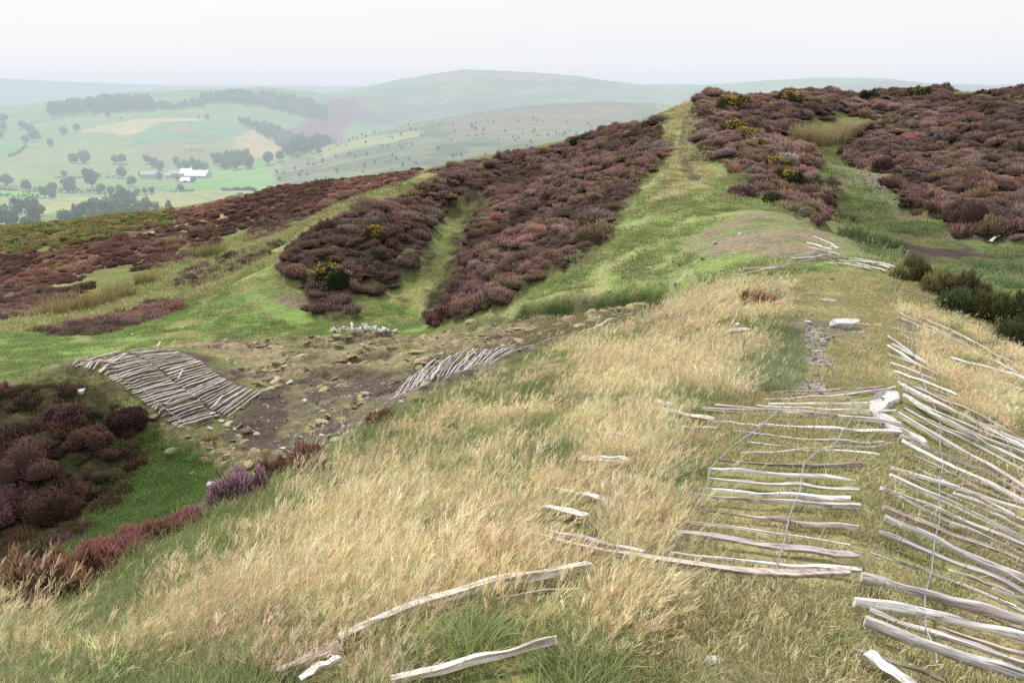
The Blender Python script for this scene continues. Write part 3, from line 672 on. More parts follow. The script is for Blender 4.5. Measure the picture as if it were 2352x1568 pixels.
# bracken
BP = protos('bracken_tuft', [sprigs(200, .5, .1, .11, .05, 140+i, 2, .5) for i in range(3)], MSPRIG)
rg = np.random.default_rng(5); x, y, a, l = spread(dens(['bracken'], 1.6), ['bracken'], 2, rg)
gn_scatter('bracken', BP, np.stack([x, y, NG.h(x, y)], -1), rot3(rg, len(x)), np.repeat((.9+.9*rg.random(len(x)))[:, None], 3, 1), rg.integers(0, 3, len(x)),
           cols(rg, len(x), [(.34,.33,.14),(.24,.26,.10),(.38,.30,.16)], [3,2.5,2]), 'olive bracken strip at the far left edge of the moor'); print('bracken', len(x))
# loose stone scatter
def rock_data(seed, flat=.5, n=16, elong=1.0):
    import bmesh
    g = random.Random(seed); bm = bmesh.new()
    for _ in range(n):
        v = Vector((g.uniform(-1, 1), g.uniform(-1, 1), g.uniform(-1, 1))); v = v.normalized()*g.uniform(.8, 1.0) if g.random() < .7 else v*.8
        bm.verts.new((v.x*.5*elong, v.y*.5, v.z*.5*flat))
    r = bmesh.ops.convex_hull(bm, input=bm.verts[:]); bmesh.ops.delete(bm, geom=list({e for e in r['geom_interior']+r['geom_unused'] if isinstance(e, bmesh.types.BMVert)}), context='VERTS')
    bmesh.ops.bevel(bm, geom=bm.edges[:], offset=.02, segments=1, affect='EDGES', profile=.6)
    return bm
def rock_mesh(name, seed, mat, **k):
    bm = rock_data(seed, **k); me = bpy.data.meshes.new(name); bm.to_mesh(me); bm.free(); me.materials.append(mat); return me
CH = bpy.data.collections.new('chip_stones')

for i in range(5):
    me = rock_mesh('chip', 900+i, MROCK_D, flat=.32, n=9, elong=1.4); CH.objects.link(bpy.data.objects.new('chip_%d' % i, me))
def chips(name, keys, n, size, label, seed, thr=.5, power=1, tone=.5):
    rng = np.random.default_rng(seed); x, y, a, l = spread(n, keys, power, rng); k = fbm(x*1.4, y*1.4, seed, 3) > thr; x, y = x[k], y[k]; m = len(x)
    s = size*(.35+rng.random(m)**2.2*1.6); print(name, m)
    return gn_scatter(name, CH, np.stack([x, y, NG.h(x, y)+s*.06], -1), rot3(rng, m, .3), np.repeat(s[:, None], 3, 1), rng.integers(0, 5, m), np.full((m, 3), tone), label)
chips('crest_scree', ['screefore'], 7000, .07, 'small shale chips in worn patches of the crest', 71, .40)
chips('low_scree', ['screelow'], 900, .07, 'scattered shale chips in the turf by the palings', 72, .50)
chips('ditch_gravel', ['floor'], 6000, .085, 'stony rubble on the bare ditch floor', 73, .47)
chips('hollow_scree', ['scree'], 900, .11, 'loose grey scree in the right hand hollow', 74, .42)
REG['hillfoot'] = reg([(1250,700),(1340,640),(1480,590),(1600,590),(1700,620),(1560,680),(1300,735)])
chips('hillfoot_gravel', ['hillfoot'], 500, .17, 'scattered stones at the foot of the hill', 75, .5)

# ------------------------------------------------------------------ single plants
DISCS = []
def bush(name, U, V, wpx, label, cat, hfrac=.6, col=(.3, .16, .13), n=900, ln=.11, w=.022, seed=1, flowers=0, group=None, dy=0, part='foliage', twig=True, up=.6, S=None, lobes=4, twc=None):
    p = (S or NG).cast(U, V); d = math.hypot(p.x, p.y, p.z); R = wpx/F*d*.5
    e = empty(name, (p.x, p.y, p.z-.03)); tag(e, label, cat, group)
    k = R/.5; me = plant_mesh(name+'_leaves', sprigs(n, R*1.1, R*2*hfrac, ln, w, seed, lobes, up, inner=.2, ragged=True), MSPRIG_O); DISCS.append((p.x, p.y, R*.8))
    o = obj(part, me, e, rot=(0, 0, 0)); o.color = tuple(col)+(1,)
    if twig:
        g = random.Random(seed); vs = []; fs = []
        for i in range(10):
            a = g.uniform(0, 6.28); q = Vector((math.cos(a)*R*.75, math.sin(a)*R*.75, R*2*hfrac*g.uniform(.5, 1.0))); add_tube(vs, fs, [Vector((0, 0, -.02)), q*.5+Vector((0, 0, R*.1)), q], [.02*k**.3, .012, .004], 4)
        t = obj('branches', np_mesh('twigs', vs, fs, [MBARK]), e)
    if flowers:
        g = np.random.default_rng(seed+5); ph = g.random(flowers)*6.283; flowers = int(flowers*1.8); ph = g.random(flowers)*6.283; ct = .15+.8*g.random(flowers); st = np.sqrt(1-ct*ct); cl = g.random((6, 1))
        c = np.stack([R*.92*st*np.cos(ph), R*.92*st*np.sin(ph), R*2*hfrac*ct*1.06], -1); kp = fbm(c[:, 0]*6/R+3, c[:, 2]*6/R+c[:, 1]*4/R, seed, 2) > .5; c = c[kp]; c = c+g.normal(size=c.shape)*R*.05
        q = []; s = max(.008, d*.00045)
        for cc in c:
            nn = g.normal(size=(2, 3)); u = nn[0]/np.linalg.norm(nn[0])*s; v = np.cross(u, nn[1]); v = v/np.linalg.norm(v)*s*.8; q += [cc-u-v, cc+u-v, cc+u+v, cc-u+v]
        if q: obj('flowers', np_mesh('petals', q, np.arange(len(q)).reshape(-1, 4), [MYEL]), e)['kind'] = 'stuff'
    return e
def add_tube(vs, fs, pts, rad, n=6, close=True):
    b0 = len(vs); m = len(pts)
    for i, p in enumerate(pts):
        t = (pts[min(i+1, m-1)]-pts[max(i-1, 0)]).normalized(); s = t.cross(Vector((0, 0, 1)) if abs(t.z) < .9 else Vector((1, 0, 0))).normalized(); q = t.cross(s)
        for k in range(n):
            a = k/n*6.2832; vs.append(tuple(p+(s*math.cos(a)+q*math.sin(a))*rad[i]))
    for i in range(m-1):
        for k in range(n): fs.append((b0+i*n+k, b0+i*n+(k+1) % n, b0+(i+1)*n+(k+1) % n, b0+(i+1)*n+k))
GD, GY, HB = (.05, .075, .025), (.12, .12, .04), (.30, .17, .14)
# gorse on the skyline, the spur and the outer rampart
for i, (u, v, w, fl, lab, c) in enumerate([
 (757,650,95,520,'dark gorse bush with scattered yellow flowers on the nose of the outer rampart',GD),
 (860,546,58,420,'small gorse thick with yellow flowers halfway up the outer rampart',(.14,.13,.05)),
 (1055,416,18,70,'tiny yellow flowering gorse near the rampart crest',(.14,.12,.05)),
 (1328,332,38,0,'dark green bush standing alone on the rampart skyline',GD),
 (1666,250,60,300,'yellow flowering gorse at the top of the footpath',GY),
 (1698,246,50,260,'yellow flowering gorse just right of the path top',GY),
 (1815,236,50,200,'yellow tinged gorse low on the skyline heather',GY),
 (2000,231,46,0,'dark round bush on the skyline above the hollow',(.045,.065,.03)),
 (2110,228,52,180,'yellowish gorse on the skyline right of the dark bush',GY),
 (1684,302,52,380,'bright yellow gorse upper end of the band on the spur',GY),
 (1716,318,50,380,'bright yellow gorse in the middle of the band on the spur',GY),
 (1740,338,34,260,'yellow gorse lower end of the band on the spur',GY),
 (1784,388,56,420,'golden gorse on the lower spur beside the green hollow',(.10,.10,.035)),
 (1812,418,52,380,'golden gorse with dark foot below the first on the lower spur',(.06,.075,.03)),
 (1770,462,30,120,'small gorse low on the spur with few flowers',GD)]):
    bush('gorse_bush', u, v, w, lab, 'gorse', .5, c, 900, .15, .022, 500+i, fl, lobes=9)
# gorse on the right edge of the near rampart
for i, (u, v, w, h, fl, lab, c) in enumerate([
 (2105,642,62,.85,30,'tall spiky gorse leftmost in the clump right of the crossed palings',(.13,.125,.065)),
 (2072,640,40,.6,0,'low gorse at the foot of the tall spiky gorse',(.20,.19,.09)),
 (2155,672,76,.6,16,'dry brownish gorse in the middle of the right clump',(.22,.19,.10)),
 (2216,684,80,.75,18,'rounded gorse with drooping dry tips in the right clump',(.15,.14,.075)),
 (2205,716,76,.7,20,'dark bluish green gorse in front of the rounded one',(.07,.11,.06)),
 (2272,735,80,.7,26,'green gorse with brown dead foot in the right clump',(.10,.11,.05)),
 (2334,752,104,.8,300,'dark gorse dotted with yellow flowers at the right edge',(.085,.10,.05)),
 (2352,796,100,.6,150,'lowest dark gorse at the right edge of the picture',(.075,.09,.045))]):
    bush('gorse_bush', u, v, w, lab, 'gorse', h, (c[0]*1.25+.02, c[1]*1.3+.01, c[2]*1.2), 2600, .10, .012, 540+i, fl//3, lobes=7)
# heather plants that stand alone
for i, (u, v, w, h, lab, c) in enumerate([
 (545,1156,132,.60,'pink flowering heather bush on the brow of the near slope',(.46,.30,.35)),
 (70,1394,205,.58,'large rust brown heather bush at the lower left edge',(.40,.25,.17)),
 (165,1345,125,.52,'brown heather beside the rust coloured one at lower left',(.28,.16,.11)),
 (245,1302,115,.45,'pinkish red heather low on the brow at lower left',(.42,.21,.19)),
 (300,1272,100,.45,'dusty pink heather behind a grass stem on the brow',(.38,.20,.18)),
 (352,1248,104,.48,'brown heather tuft midway along the brow',(.31,.19,.12)),
 (410,1220,84,.45,'reddish heather where the brow meets the green ditch',(.34,.18,.15)),
 (455,1198,64,.45,'small rosy heather just left of the pink bush',(.40,.22,.22)),
 (700,1072,120,.5,'red brown heather on the brow above the bare ditch',(.33,.19,.15)),
 (735,1088,80,.42,'dark brown upright heather in straw grass on the brow',(.20,.13,.09)),
 (640,1100,96,.5,'low rust heather at the edge of the bare ditch',(.26,.14,.11)),
 (885,968,80,.36,'brown heather at the lower end of the middle palings',(.26,.15,.11)),
 (165,962,90,.42,'dark tufted heather high on the shaded bank',(.22,.13,.115)),
 (205,1010,86,.36,'reddish heather in the middle of the shaded bank',(.24,.14,.12)),
 (298,965,100,.34,'dark heather along the edge of the left palings',(.12,.07,.06)),
 (75,1060,150,.4,'rust red heather left of the middle of the shaded bank',(.27,.15,.13)),
 (22,1165,140,.38,'purple pink heather low on the shaded bank',(.32,.17,.19)),
 (120,1160,150,.32,'brown heather at the foot of the shaded bank',(.15,.09,.065)),
 (20,1010,110,.36,'dull red heather at the left edge of the bank',(.21,.13,.11)),
 (1448,318,34,.45,'small round heather on the grassy skyline slope',(.20,.12,.10)),
 (1898,478,56,.6,'reddish heather standing out at the foot of the spur',(.24,.13,.11)),
 (2222,505,92,.5,'broad rounded heather low on the right mound',(.27,.17,.15)),
 (2325,515,72,.45,'greyish heather near the right edge of the mound',(.24,.17,.17)),
 (1700,448,70,.4,'pinkish heather where the spur meets the turf',(.33,.19,.20)),
 (1350,495,60,.4,'mauve heather at the edge of the hill turf',(.38,.24,.27)),
 (1005,740,56,.4,'rusty heather at the lowest tip of the hill heather',(.30,.15,.13)),
 (1740,700,110,.28,'reddish dry grass mound on the brow below the crossed palings',(.48,.30,.19))]):
    d_ = NG.cast(u, v).length
    bush('heather_bush' if i != 26 else 'dry_grass_mound', u, v, w, lab, 'heather' if i != 26 else 'grass clump', h, c, 2600 if w > 80 else 1200, .065, .008+.0006*d_, 600+i, twig=(w > 80), lobes=7)
# rushes
def rush(i, U, V, wpx, hpx, label, col):
    p = NG.cast(U, V); d = p.length; R = wpx/F*d*.5; H = hpx/F*d
    me = plant_mesh('rush_stems', blades(int(170+R*160), R, H*.55, H, .012+.0005*d, .45, (.15, -.02), 3, 700+i, droop=.2), MBLADE_O)
    o = obj('rush_clump', me, None, (p.x, p.y, p.z-.03)); o.color = tuple(col)+(1,); tag(o, label, 'rushes')
for i, a in enumerate([
 (120,728,60,44,'brown rushes leftmost of the row on the moor',(.36,.28,.15)),(175,716,80,52,'tall brown rushes second in the row on the moor',(.36,.27,.14)),
 (225,705,70,44,'tall brown rushes in the middle of the row on the moor',(.34,.26,.14)),(275,690,60,46,'brown rushes with a green foot in the row on the moor',(.28,.26,.12)),
 (335,655,44,36,'lone rush clump right of the row on the moor',(.32,.27,.13)),(455,590,50,30,'pale rush clump far up the moor',(.36,.33,.17)),(492,590,50,38,'yellow green rush clump far up the moor',(.28,.27,.12)),
 (405,560,40,24,'faded rush clump near the moor heather',(.38,.31,.17)),
 (1830,325,64,46,'tall straw reeds leftmost in the upper hollow',(.42,.34,.19)),(1870,335,76,54,'tall straw reeds in the middle of the upper hollow',(.40,.33,.18)),(1910,330,70,50,'tall straw reeds right of the middle in the upper hollow',(.42,.35,.20)),(1945,312,60,40,'straw reeds at the right end of the upper hollow',(.44,.35,.22)),
 (1955,548,60,34,'dark green rushes at the left end of the lower hollow',(.11,.16,.07)),(2000,565,76,38,'dark green rushes beside the peat in the lower hollow',(.10,.16,.075)),(2045,575,60,34,'green rushes left of the peat patch',(.13,.17,.08)),
 (2240,620,80,26,'bluish green rushes below the peat patch',(.17,.23,.13)),(2310,622,80,26,'bluish green rushes at the right of the hollow',(.17,.22,.13)),(1940,505,44,22,'short bright rushes at the foot of the spur',(.16,.22,.07)),
 (436,846,26,16,'straw tuft growing through the gap of the laid palings',(.45,.38,.18)),(482,1004,34,16,'straw tuft below the lower end of the laid palings',(.44,.38,.20)),(395,895,18,10,'small dry tuft lower in the gap of the laid palings',(.42,.34,.2))]): rush(i, *a)

# ------------------------------------------------------------------ stones
def stone(U, V, wpx, label, mat=MROCK, flat=.45, elong=1.25, seed=1, rz=None, group=None, name='stone', cat='stone', sink=.25, n=16, bev=0):
    p = NG.cast(U, V); d = p.length; s = wpx/F*d/elong*1.05
    me = rock_mesh(name, seed, mat, flat=flat, n=n, elong=elong)
    if d < 18: DISCS.append((p.x, p.y, s*.5))
    o = obj(name, me, None, (p.x, p.y, p.z+s*flat*(.5-sink)), (0, 0, rz if rz is not None else random.uniform(-.3, .3)), (s, s, s)); tag(o, label, cat, group); return o
stone(1942,752,80,'large pale white boulder lying on the near crest', flat=.58, elong=1.6, seed=3, n=11, name='boulder', cat='boulder', rz=.05)
for i, a in enumerate([
 (1900,692,48,'flat whitish stone on the crest above the boulder',MROCK,.3,1.8),(1862,676,24,'small pale stone left of the flat whitish one',MROCK,.4,1.5),
 (1696,752,18,'pale stone standing on edge in straw grass',MROCK,.9,.9),(1700,760,80,'broad low grey rock half buried in straw grass',MROCK,.2,1.8),
 (1430,757,32,'white block resting on the brow of the slope',MROCK,.55,1.3),(1322,660,24,'square pale stone at the foot of the hill heather',MROCK,.5,1.3),
 (1282,666,20,'small white stone left of the square pale stone',MROCK,.4,1.5),(1490,618,16,'white stone below the bare hillside',MROCK,.6,1.2),(1515,624,20,'flat pale stone right of the white one below the hillside',MROCK,.35,1.6),
 (1400,668,12,'tiny pale stone in the turf at the hill foot',MROCK,.5,1.2),(1195,738,18,'tan stone at the start of the dark turf step',MROCK_T,.6,1.2),
 (187,903,18,'white block on top of the shaded bank',MROCK,.8,1.0),(324,1036,34,'tan slab on the shaded bank',MROCK_T,.3,1.5),(444,1088,18,'pale stone in the green ditch bottom',MROCK,.5,1.3),
 (484,1118,28,'pale stone against the pink heather',MROCK,.7,1.1),(420,753,13,'small white stone on the green terrace',MROCK,.5,1.3),(303,768,9,'tiny white stone in the terrace turf left of the other',MROCK,.5,1.2),
 (1990,420,10,'pale stone in the grey scree',MROCK,.5,1.3),(1678,462,14,'flat stone in the turf beside the footpath',MROCK,.3,1.4),(1700,540,14,'pale stone on the bare brown hillside',MROCK,.6,1.0),(1642,560,12,'buff stone low on the bare brown hillside',MROCK_T,.7,1.0),
 (978,866,22,'upper grey slab lying on the middle palings',MROCK_D,.5,1.9),(966,884,24,'lower grey slab lying on the middle palings',MROCK_D,.5,1.9),(950,905,16,'dark small slab below the grey ones on the palings',MROCK_D,.4,1.5),(921,924,16,'pale stone at the lower end of the middle palings',MROCK,.7,1.1),
 (895,946,16,'buff stone at the tip of the middle palings',MROCK_T,.6,1.2),
 (418,968,22,'grey stone on the lower left palings',MROCK,.5,1.2),(488,950,18,'white stone at the gap in the left palings',MROCK,.5,1.2),(482,986,18,'white stone by a tuft below the left palings',MROCK,.7,1.0),(508,968,16,'pale stone right of the gap in the left palings',MROCK,.5,1.2),(552,938,22,'tan slab lying across the right end of the left palings',MROCK_T,.4,1.5),(498,958,16,'buff stone beside the gap in the left palings',MROCK_T,.6,1.2),
 (665,880,22,'whitish stone in the rubble of the ditch',MROCK,.6,1.2),(590,1000,14,'buff stone on the ditch floor edge',MROCK_T,.6,1.2),(650,1030,18,'pale stone at the lower end of the ditch floor',MROCK,.4,1.5),(740,1000,20,'white stone on the near edge of the ditch floor',MROCK,.4,1.4),(790,978,18,'pale stone on the near edge close to the palings',MROCK,.4,1.6),
 (700,925,12,'narrow white stone upright in the rubble',MROCK,1.1,.7),
 (820,1410,96,'smooth pale slab half hidden in grass by the long stake',MROCK,.28,2.2),(610,1262,34,'pale flat stone in the straw slope',MROCK,.3,1.7),(655,1470,40,'grey round stone deep in the grass',MROCK_D,.7,1.1),
 (1705,1470,36,'pale rounded stone in the turf below the left palings',MROCK,.5,1.2),(1640,1518,44,'broad grey stone at the bottom of the turf',MROCK,.3,1.2),(1718,1368,14,'small buff stone below the last pale',MROCK_T,.7,1.0),(1868,1405,26,'grey flat stone sunk in the turf',MROCK,.3,1.2),(1875,1462,30,'upper grey stone in the worn turf near the bottom',MROCK_D,.35,1.3),(1825,1498,28,'lower brown stone in the worn turf near the bottom',MROCK_T,.35,1.3),(1918,1435,20,'small tan stone in the worn turf',MROCK_T,.5,1.2),
 (1840,905,54,'long white stone in front of the worn shale patch',MROCK,.3,2.2),(1874,862,18,'round grey stone beside the worn shale patch',MROCK_D,.8,1.0),(1875,808,26,'flat pale stone in the middle of the shale strip',MROCK,.3,1.4),(1985,802,28,'flat stone in turf left of the right palings',MROCK_D,.25,2.0),(1985,748,44,'flat brown slab behind the white boulder',MROCK_T,.3,1.8),(2015,748,26,'pale slab right of the brown one',MROCK,.3,1.4),
 (1858,742,22,'pale stone at the top of the shale strip',MROCK,.45,1.3),(1910,642,14,'dark stone near the crossed palings',MROCK_D,.7,1.0),
 (1695,1080,12,'small white upright stone beside a dark pale',MROCK,1.6,.6),(1350,1252,16,'pale stone in grass left of the long pale',MROCK,.7,1.0)]):
    stone(a[0], a[1], a[2], a[3], a[4], a[5], a[6], 20+i)
# big pale slabs under the palings
SLABS = []
def slab(pts, label, th=.05, name='rock_slab', mat=MROCK):
    P = [NG.cast(u, v) for u, v in pts]; c = sum(P, Vector())/len(P); vs = []; n = len(P); DISCS.append((c.x, c.y, max((p-c).length for p in P)*.8))
    for k, (s, zz) in enumerate([(1.0, -.04), (1.0, th*.6), (.93, th)]):
        for p in P: q = c+(p-c)*s; vs.append((q.x-c.x, q.y-c.y, p.z-c.z+zz+.012*math.sin(q.x*19+q.y*23)))
    import bmesh
    bm = bmesh.new(); V = [bm.verts.new(v) for v in vs]
    for k in range(2):
        for i in range(n): bm.faces.new((V[k*n+i], V[k*n+(i+1) % n], V[(k+1)*n+(i+1) % n], V[(k+1)*n+i]))
    bm.faces.new(V[2*n:3*n]); me = bpy.data.meshes.new(name); bm.normal_update(); bm.to_mesh(me); bm.free(); me.materials.append(mat)
    tag(obj(name, me, None, c), label, 'rock slab')
slab([(1998,952),(1996,930),(2012,912),(2040,903),(2062,907),(2068,922),(2040,938),(2030,952),(2014,962)], 'broad pale slab between the two rows of palings', .05)
slab([(2005,958),(2028,955),(2058,974),(2068,1000),(2052,1002),(2030,985)], 'narrow pale slab pointing down from the broad one', .05)
slab([(2066,986),(2092,998),(2122,1012),(2130,1026),(2104,1030),(2070,1012)], 'pale slab under the first right palings', .045)
# heap of stones on the terrace
for u_ in (775, 795, 815, 835, 855, 880): DISCS.append((NG.cast(u_, 764).x, NG.cast(u_, 764).y+.4, .75))
g = random.Random(4); hp = []
for i in range(86):
    a = g.uniform(0, 1)**.8; u = 760+150*g.random(); k = max(0, 1-abs(u-825)/70); v = 766-(k*24*g.random())
    if u > 890: v = 762-4*g.random()
    p = NG.cast(u, 764); dd = p.length; s = g.uniform(8, 19)/F*dd; back = g.uniform(0, 1.3)*k
    P = Vector((p.x, p.y+back, 0)); P.z = float(NG.h(P.x, P.y))+s*.25+k*g.random()*.4*(1-abs(back/1.3-.5))
    if i < 8: hp.append(rock_mesh('rubble', 950+i, MROCK, flat=.4, n=9, elong=1.3))
    o = obj('rubble_stone', hp[i % 8], None, P, (g.uniform(-.6, .6), g.uniform(-.6, .6), g.uniform(0, 6)), (s, s, s)); tag(o, 'grey broken stone in the rubble heap on the terrace', 'stone', 'stones of the rubble heap')

# ------------------------------------------------------------------ palings
def Q1(x, y): return (1347.5+x*.45306, 857.5+y*.45312)
def Q2(x, y): return (1837.4+x*.2344, 673.7+y*.2344)
def Q3(x, y): return (1531.2+x*.3906, 183.7+y*.3906)
def Q4(x, y): return (x*.4296, 735+y*.4296)
def Q5(x, y): return (612.5+x*.3906, 612.5+y*.3906)
def pale_mesh(pts, w0, w1, th, seed, kind='split', point=False):
    """one cleft pale through ground points pts; local frame at pts[0] with X along the pale"""
    g = random.Random(seed); P0, P1 = pts[0], pts[-1]; X_ = (P1-P0); Ln = X_.length; X_.normalize(); Y_ = Vector((0, 0, 1)).cross(X_).normalized(); Z_ = X_.cross(Y_)
    k = 8 if kind != 'log' else 12; nseg = 16; ph = [g.uniform(0, 6.28) for _ in range(6)]
    if kind == 'log': prof = [(math.cos(a)*.5, math.sin(a)*.5) for a in [i/k*6.2832 for i in range(k)]]
    else:                                # wedge or slab split from a log
        r = [g.uniform(.62, 1.15) for _ in range(k)]; prof = []
        for i in range(k):
            a = i/k*6.2832; c, s = math.cos(a), math.sin(a); q = .5/max(abs(c), abs(s)*1.05)*.86
            prof.append((c*q*r[i], s*q*r[i]))
    vs = []; fs = []
    cum = [0]; 
    for a, b in zip(pts[:-1], pts[1:]): cum.append(cum[-1]+(b-a).length)
    def at(t):
        d = t*cum[-1]
        for i in range(len(cum)-1):
            if d <= cum[i+1] or i == len(cum)-2: f = (d-cum[i])/(cum[i+1]-cum[i]+1e-9); return pts[i].lerp(pts[i+1], f)
    for j in range(nseg+1):
        t = j/nseg; p = at(t)-P0; w = (w0+(w1-w0)*t)*(1+.10*math.sin(t*9+ph[0])+.07*math.sin(t*21+ph[1])); h = min(w*.8, th)*(1+.14*math.sin(t*13+ph[2]))
        if kind == 'log': h = w
        if point and t > .86: q = (1-t)/.14; w *= .25+.75*q; h *= .4+.6*q
        if t < .03 or t > .97: w *= .93; h *= .93
        bow = w*.09*math.sin(t*4+ph[3])+w*.05*math.sin(t*19+ph[0]); tw = .35*math.sin(t*2.2+ph[4])*(0 if kind == 'log' else 1)
        x, y, z = p.dot(X_), p.dot(Y_)+bow, p.dot(Z_)+.05*w*math.sin(t*7+ph[5])
        for i, (a, b) in enumerate(prof):
            nn = 1+.06*math.sin(i*2.3+t*17+ph[1]); a2 = (a*math.cos(tw)-b*math.sin(tw))*nn; b2 = (a*math.sin(tw)+b*math.cos(tw))*nn
            vs.append((x, y+a2*w, z+b2*h+h*.5))
    for j in range(nseg):
        for i in range(k): fs.append((j*k+i, j*k+(i+1) % k, (j+1)*k+(i+1) % k, (j+1)*k+i))
    import bmesh
    bm = bmesh.new(); V = [bm.verts.new(v) for v in vs]
    for f in fs: bm.faces.new([V[i] for i in f][::-1])
    bm.faces.new(V[:k]); bm.faces.new(V[-k:][::-1]); bm.normal_update(); me = bpy.data.meshes.new('pale'); bm.to_mesh(me); bm.free(); me.materials.append(MWOOD)
    from mathutils import Matrix
    M_ = Matrix((X_, Y_, Z_)).transposed().to_4x4(); M_.translation = P0; return me, M_
def densify(pp, n=9):
    out = []; L_ = [0]
    for a, b in zip(pp[:-1], pp[1:]): L_.append(L_[-1]+math.hypot(b[0]-a[0], b[1]-a[1]))
    for q in range(n):
        d = L_[-1]*q/(n-1)
        for i in range(len(L_)-1):
            if d <= L_[i+1] or i == len(L_)-2: f = (d-L_[i])/(L_[i+1]-L_[i]+1e-9); out.append((pp[i][0]+(pp[i+1][0]-pp[i][0])*f, pp[i][1]+(pp[i+1][1]-pp[i][1])*f)); break
    return out
def stiff(P, keep=.55):
    """wood bridges the little dips of the ground"""
    n = len(P); z = [p.z for p in P]; a, b = z[0], z[-1]; out = []
    dz = max([z[i]-(a+(b-a)*i/(n-1)) for i in range(n)]+[0])
    for i, p in enumerate(P):
        s = a+(b-a)*i/(n-1)+dz*.5; zz = s*(1-keep)+z[i]*keep; out.append(Vector((p.x, p.y, zz if keep < .3 else max(z[i]-.004, zz))))
    return out
PALE_SEGS = []
def pale(parent, pp, w0, w1, seed, lift=.006, kind='split', col=None, label=None, cat=None, group=None, name='pale', point=False, S=1.0, thk=.035, bow=0.0, raw=False, rmin=2.0):
    pp = [tuple(p) for p in pp]
    if bow and len(pp) == 2:
        (x0, y0), (x1, y1) = pp; pp = [(x0, y0), ((x0+x1)/2, (y0+y1)/2+bow), (x1, y1)]; pp = [pp[0], ((pp[0][0]+pp[1][0])/2, (pp[0][1]+pp[1][1])/2+bow*.25), pp[1], ((pp[2][0]+pp[1][0])/2, (pp[2][1]+pp[1][1])/2+bow*.25), pp[2]]
    st_ = name == 'wooden_stake'; K = [NG.cast(u, v, st_, rmin=rmin) for u, v in pp]
    for i in range(1, len(K)):
        if K[i].length > K[i-1].length*1.6 and len(K) > 2 and i > 1: K[i] = K[i-1]+(K[i-1]-K[i-2])
    L_ = [0]
    for a, b in zip(K[:-1], K[1:]): L_.append(L_[-1]+math.hypot(b.x-a.x, b.y-a.y))
    P = []
    for q in range(9):
        d = L_[-1]*q/8
        for i in range(len(L_)-1):
            if d <= L_[i+1] or i == len(L_)-2:
                f = (d-L_[i])/(L_[i+1]-L_[i]+1e-9); c = K[i].lerp(K[i+1], f); P.append(Vector((c.x, c.y, float(NG.h(c.x, c.y))))); break
    P = [P[0]]+[Vector(((P[i-1].x+2*P[i].x+P[i+1].x)/4, (P[i-1].y+2*P[i].y+P[i+1].y)/4, P[i].z)) for i in range(1, 8)]+[P[8]]
    n = len(P)
    P = stiff(P, .12 if name == 'wooden_stake' else .45); P = [p+Vector((0, 0, lift)) for p in P]; PALE_SEGS.extend(zip(P[:-1], P[1:]))
    d = (P[0].length+P[-1].length)/2; kw = 1.0 if kind == 'log' else 1.32; a, b = kw*w0/F*P[0].length, kw*w1/F*P[-1].length
    me, M_ = pale_mesh(P, a*S, b*S, thk if kind != 'log' else 1, seed, kind, point)
    o = bpy.data.objects.new(name, me); COL.objects.link(o)
    if parent is not None:
        o.parent = parent; M_.translation = M_.translation-parent.location
    o.matrix_local = M_
    g = random.Random(seed); k = g.uniform(.68, 1.05); o.color = tuple(col or (k, k*g.uniform(.95, 1.0), k*g.uniform(.90, 1.0)))+(1,)
    if label: tag(o, label, cat, group)
    return o
def wire(parent, pts, lift=.06, r=.0027, tw=.0045):
    P = []; 
    for u, v in pts: P.append(NG.cast(u, v)+Vector((0, 0, lift)))
    # smooth
    Q = []
    for i in range(len(P)-1):
        a, b = P[i], P[i+1]; n = max(2, int((b-a).length/.012))
        for q in range(n): Q.append(a.lerp(b, q/n))
    Q.append(P[-1]); vs = []; fs = []
    for s in (0, math.pi):
        L_ = 0; line = []
        for i, p in enumerate(Q):
            if i: L_ += (Q[i]-Q[i-1]).length
            t = (Q[min(i+1, len(Q)-1)]-Q[max(i-1, 0)]).normalized(); sd = t.cross(Vector((0, 0, 1))).normalized(); up = sd.cross(t)
            a = L_/.05*6.283+s; line.append(p+(sd*math.cos(a)+up*math.sin(a))*tw-parent.location)
        add_tube(vs, fs, line, [r]*len(line), 5)
    return obj('wire', np_mesh('wire', vs, fs, [MWIRE]), parent)
def panel(name, U, V, label, group=None):
    p = NG.cast(U, V); e = empty(name, p); tag(e, label, 'paling fence', group or 'lengths of chestnut paling laid on the ground'); return e
DK = (.42, .36, .33); BR = (.72, .62, .56); WH = (1.12, 1.12, 1.12)
# left length on the near crest
pl = panel('paling_fence', 1860, 1100, 'length of split pale fencing lying on turf left of the worn crest line')
for i, (x0, y0, x1, y1, w0, w1, bow, col, pt) in enumerate([
 (945,128,1500,98,12,16,-3,BR,0),(900,160,1560,97,8,8,7,None,0),(920,182,1440,172,9,9,-3,WH,0),(860,192,1565,218,8,12,-3,WH,0),
 (650,195,1270,248,20,20,-4,BR,0),(580,212,1590,292,16,30,0,(.85,.8,.76),0),(325,205,645,272,18,10,-2,BR,0),(640,272,880,294,12,10,0,None,0),(870,292,1585,330,13,22,-3,WH,0),
 (745,332,1500,390,9,14,-2,None,0),(815,388,1540,390,9,10,14,None,0),(780,436,1475,452,9,19,0,WH,0),(660,474,1410,506,8,25,3,DK,0),
 (613,515,1360,576,16,32,-2,WH,1),(620,570,1380,630,14,22,-2,None,0),(600,620,1335,676,10,32,-2,WH,0),(540,655,1385,720,16,30,-2,None,0),(610,730,1375,828,7,24,-2,BR,0),
 (500,782,1335,902,16,8,-3,WH,0),(435,852,1375,975,24,36,-3,None,0),(420,946,1390,1046,7,24,3,WH,0)]):
    pale(pl, [Q1(x0, y0), Q1(x1, y1)], w0*.47, w1*.47, 1000+i, bow=bow*.45, col=col, point=bool(pt), lift=.035)
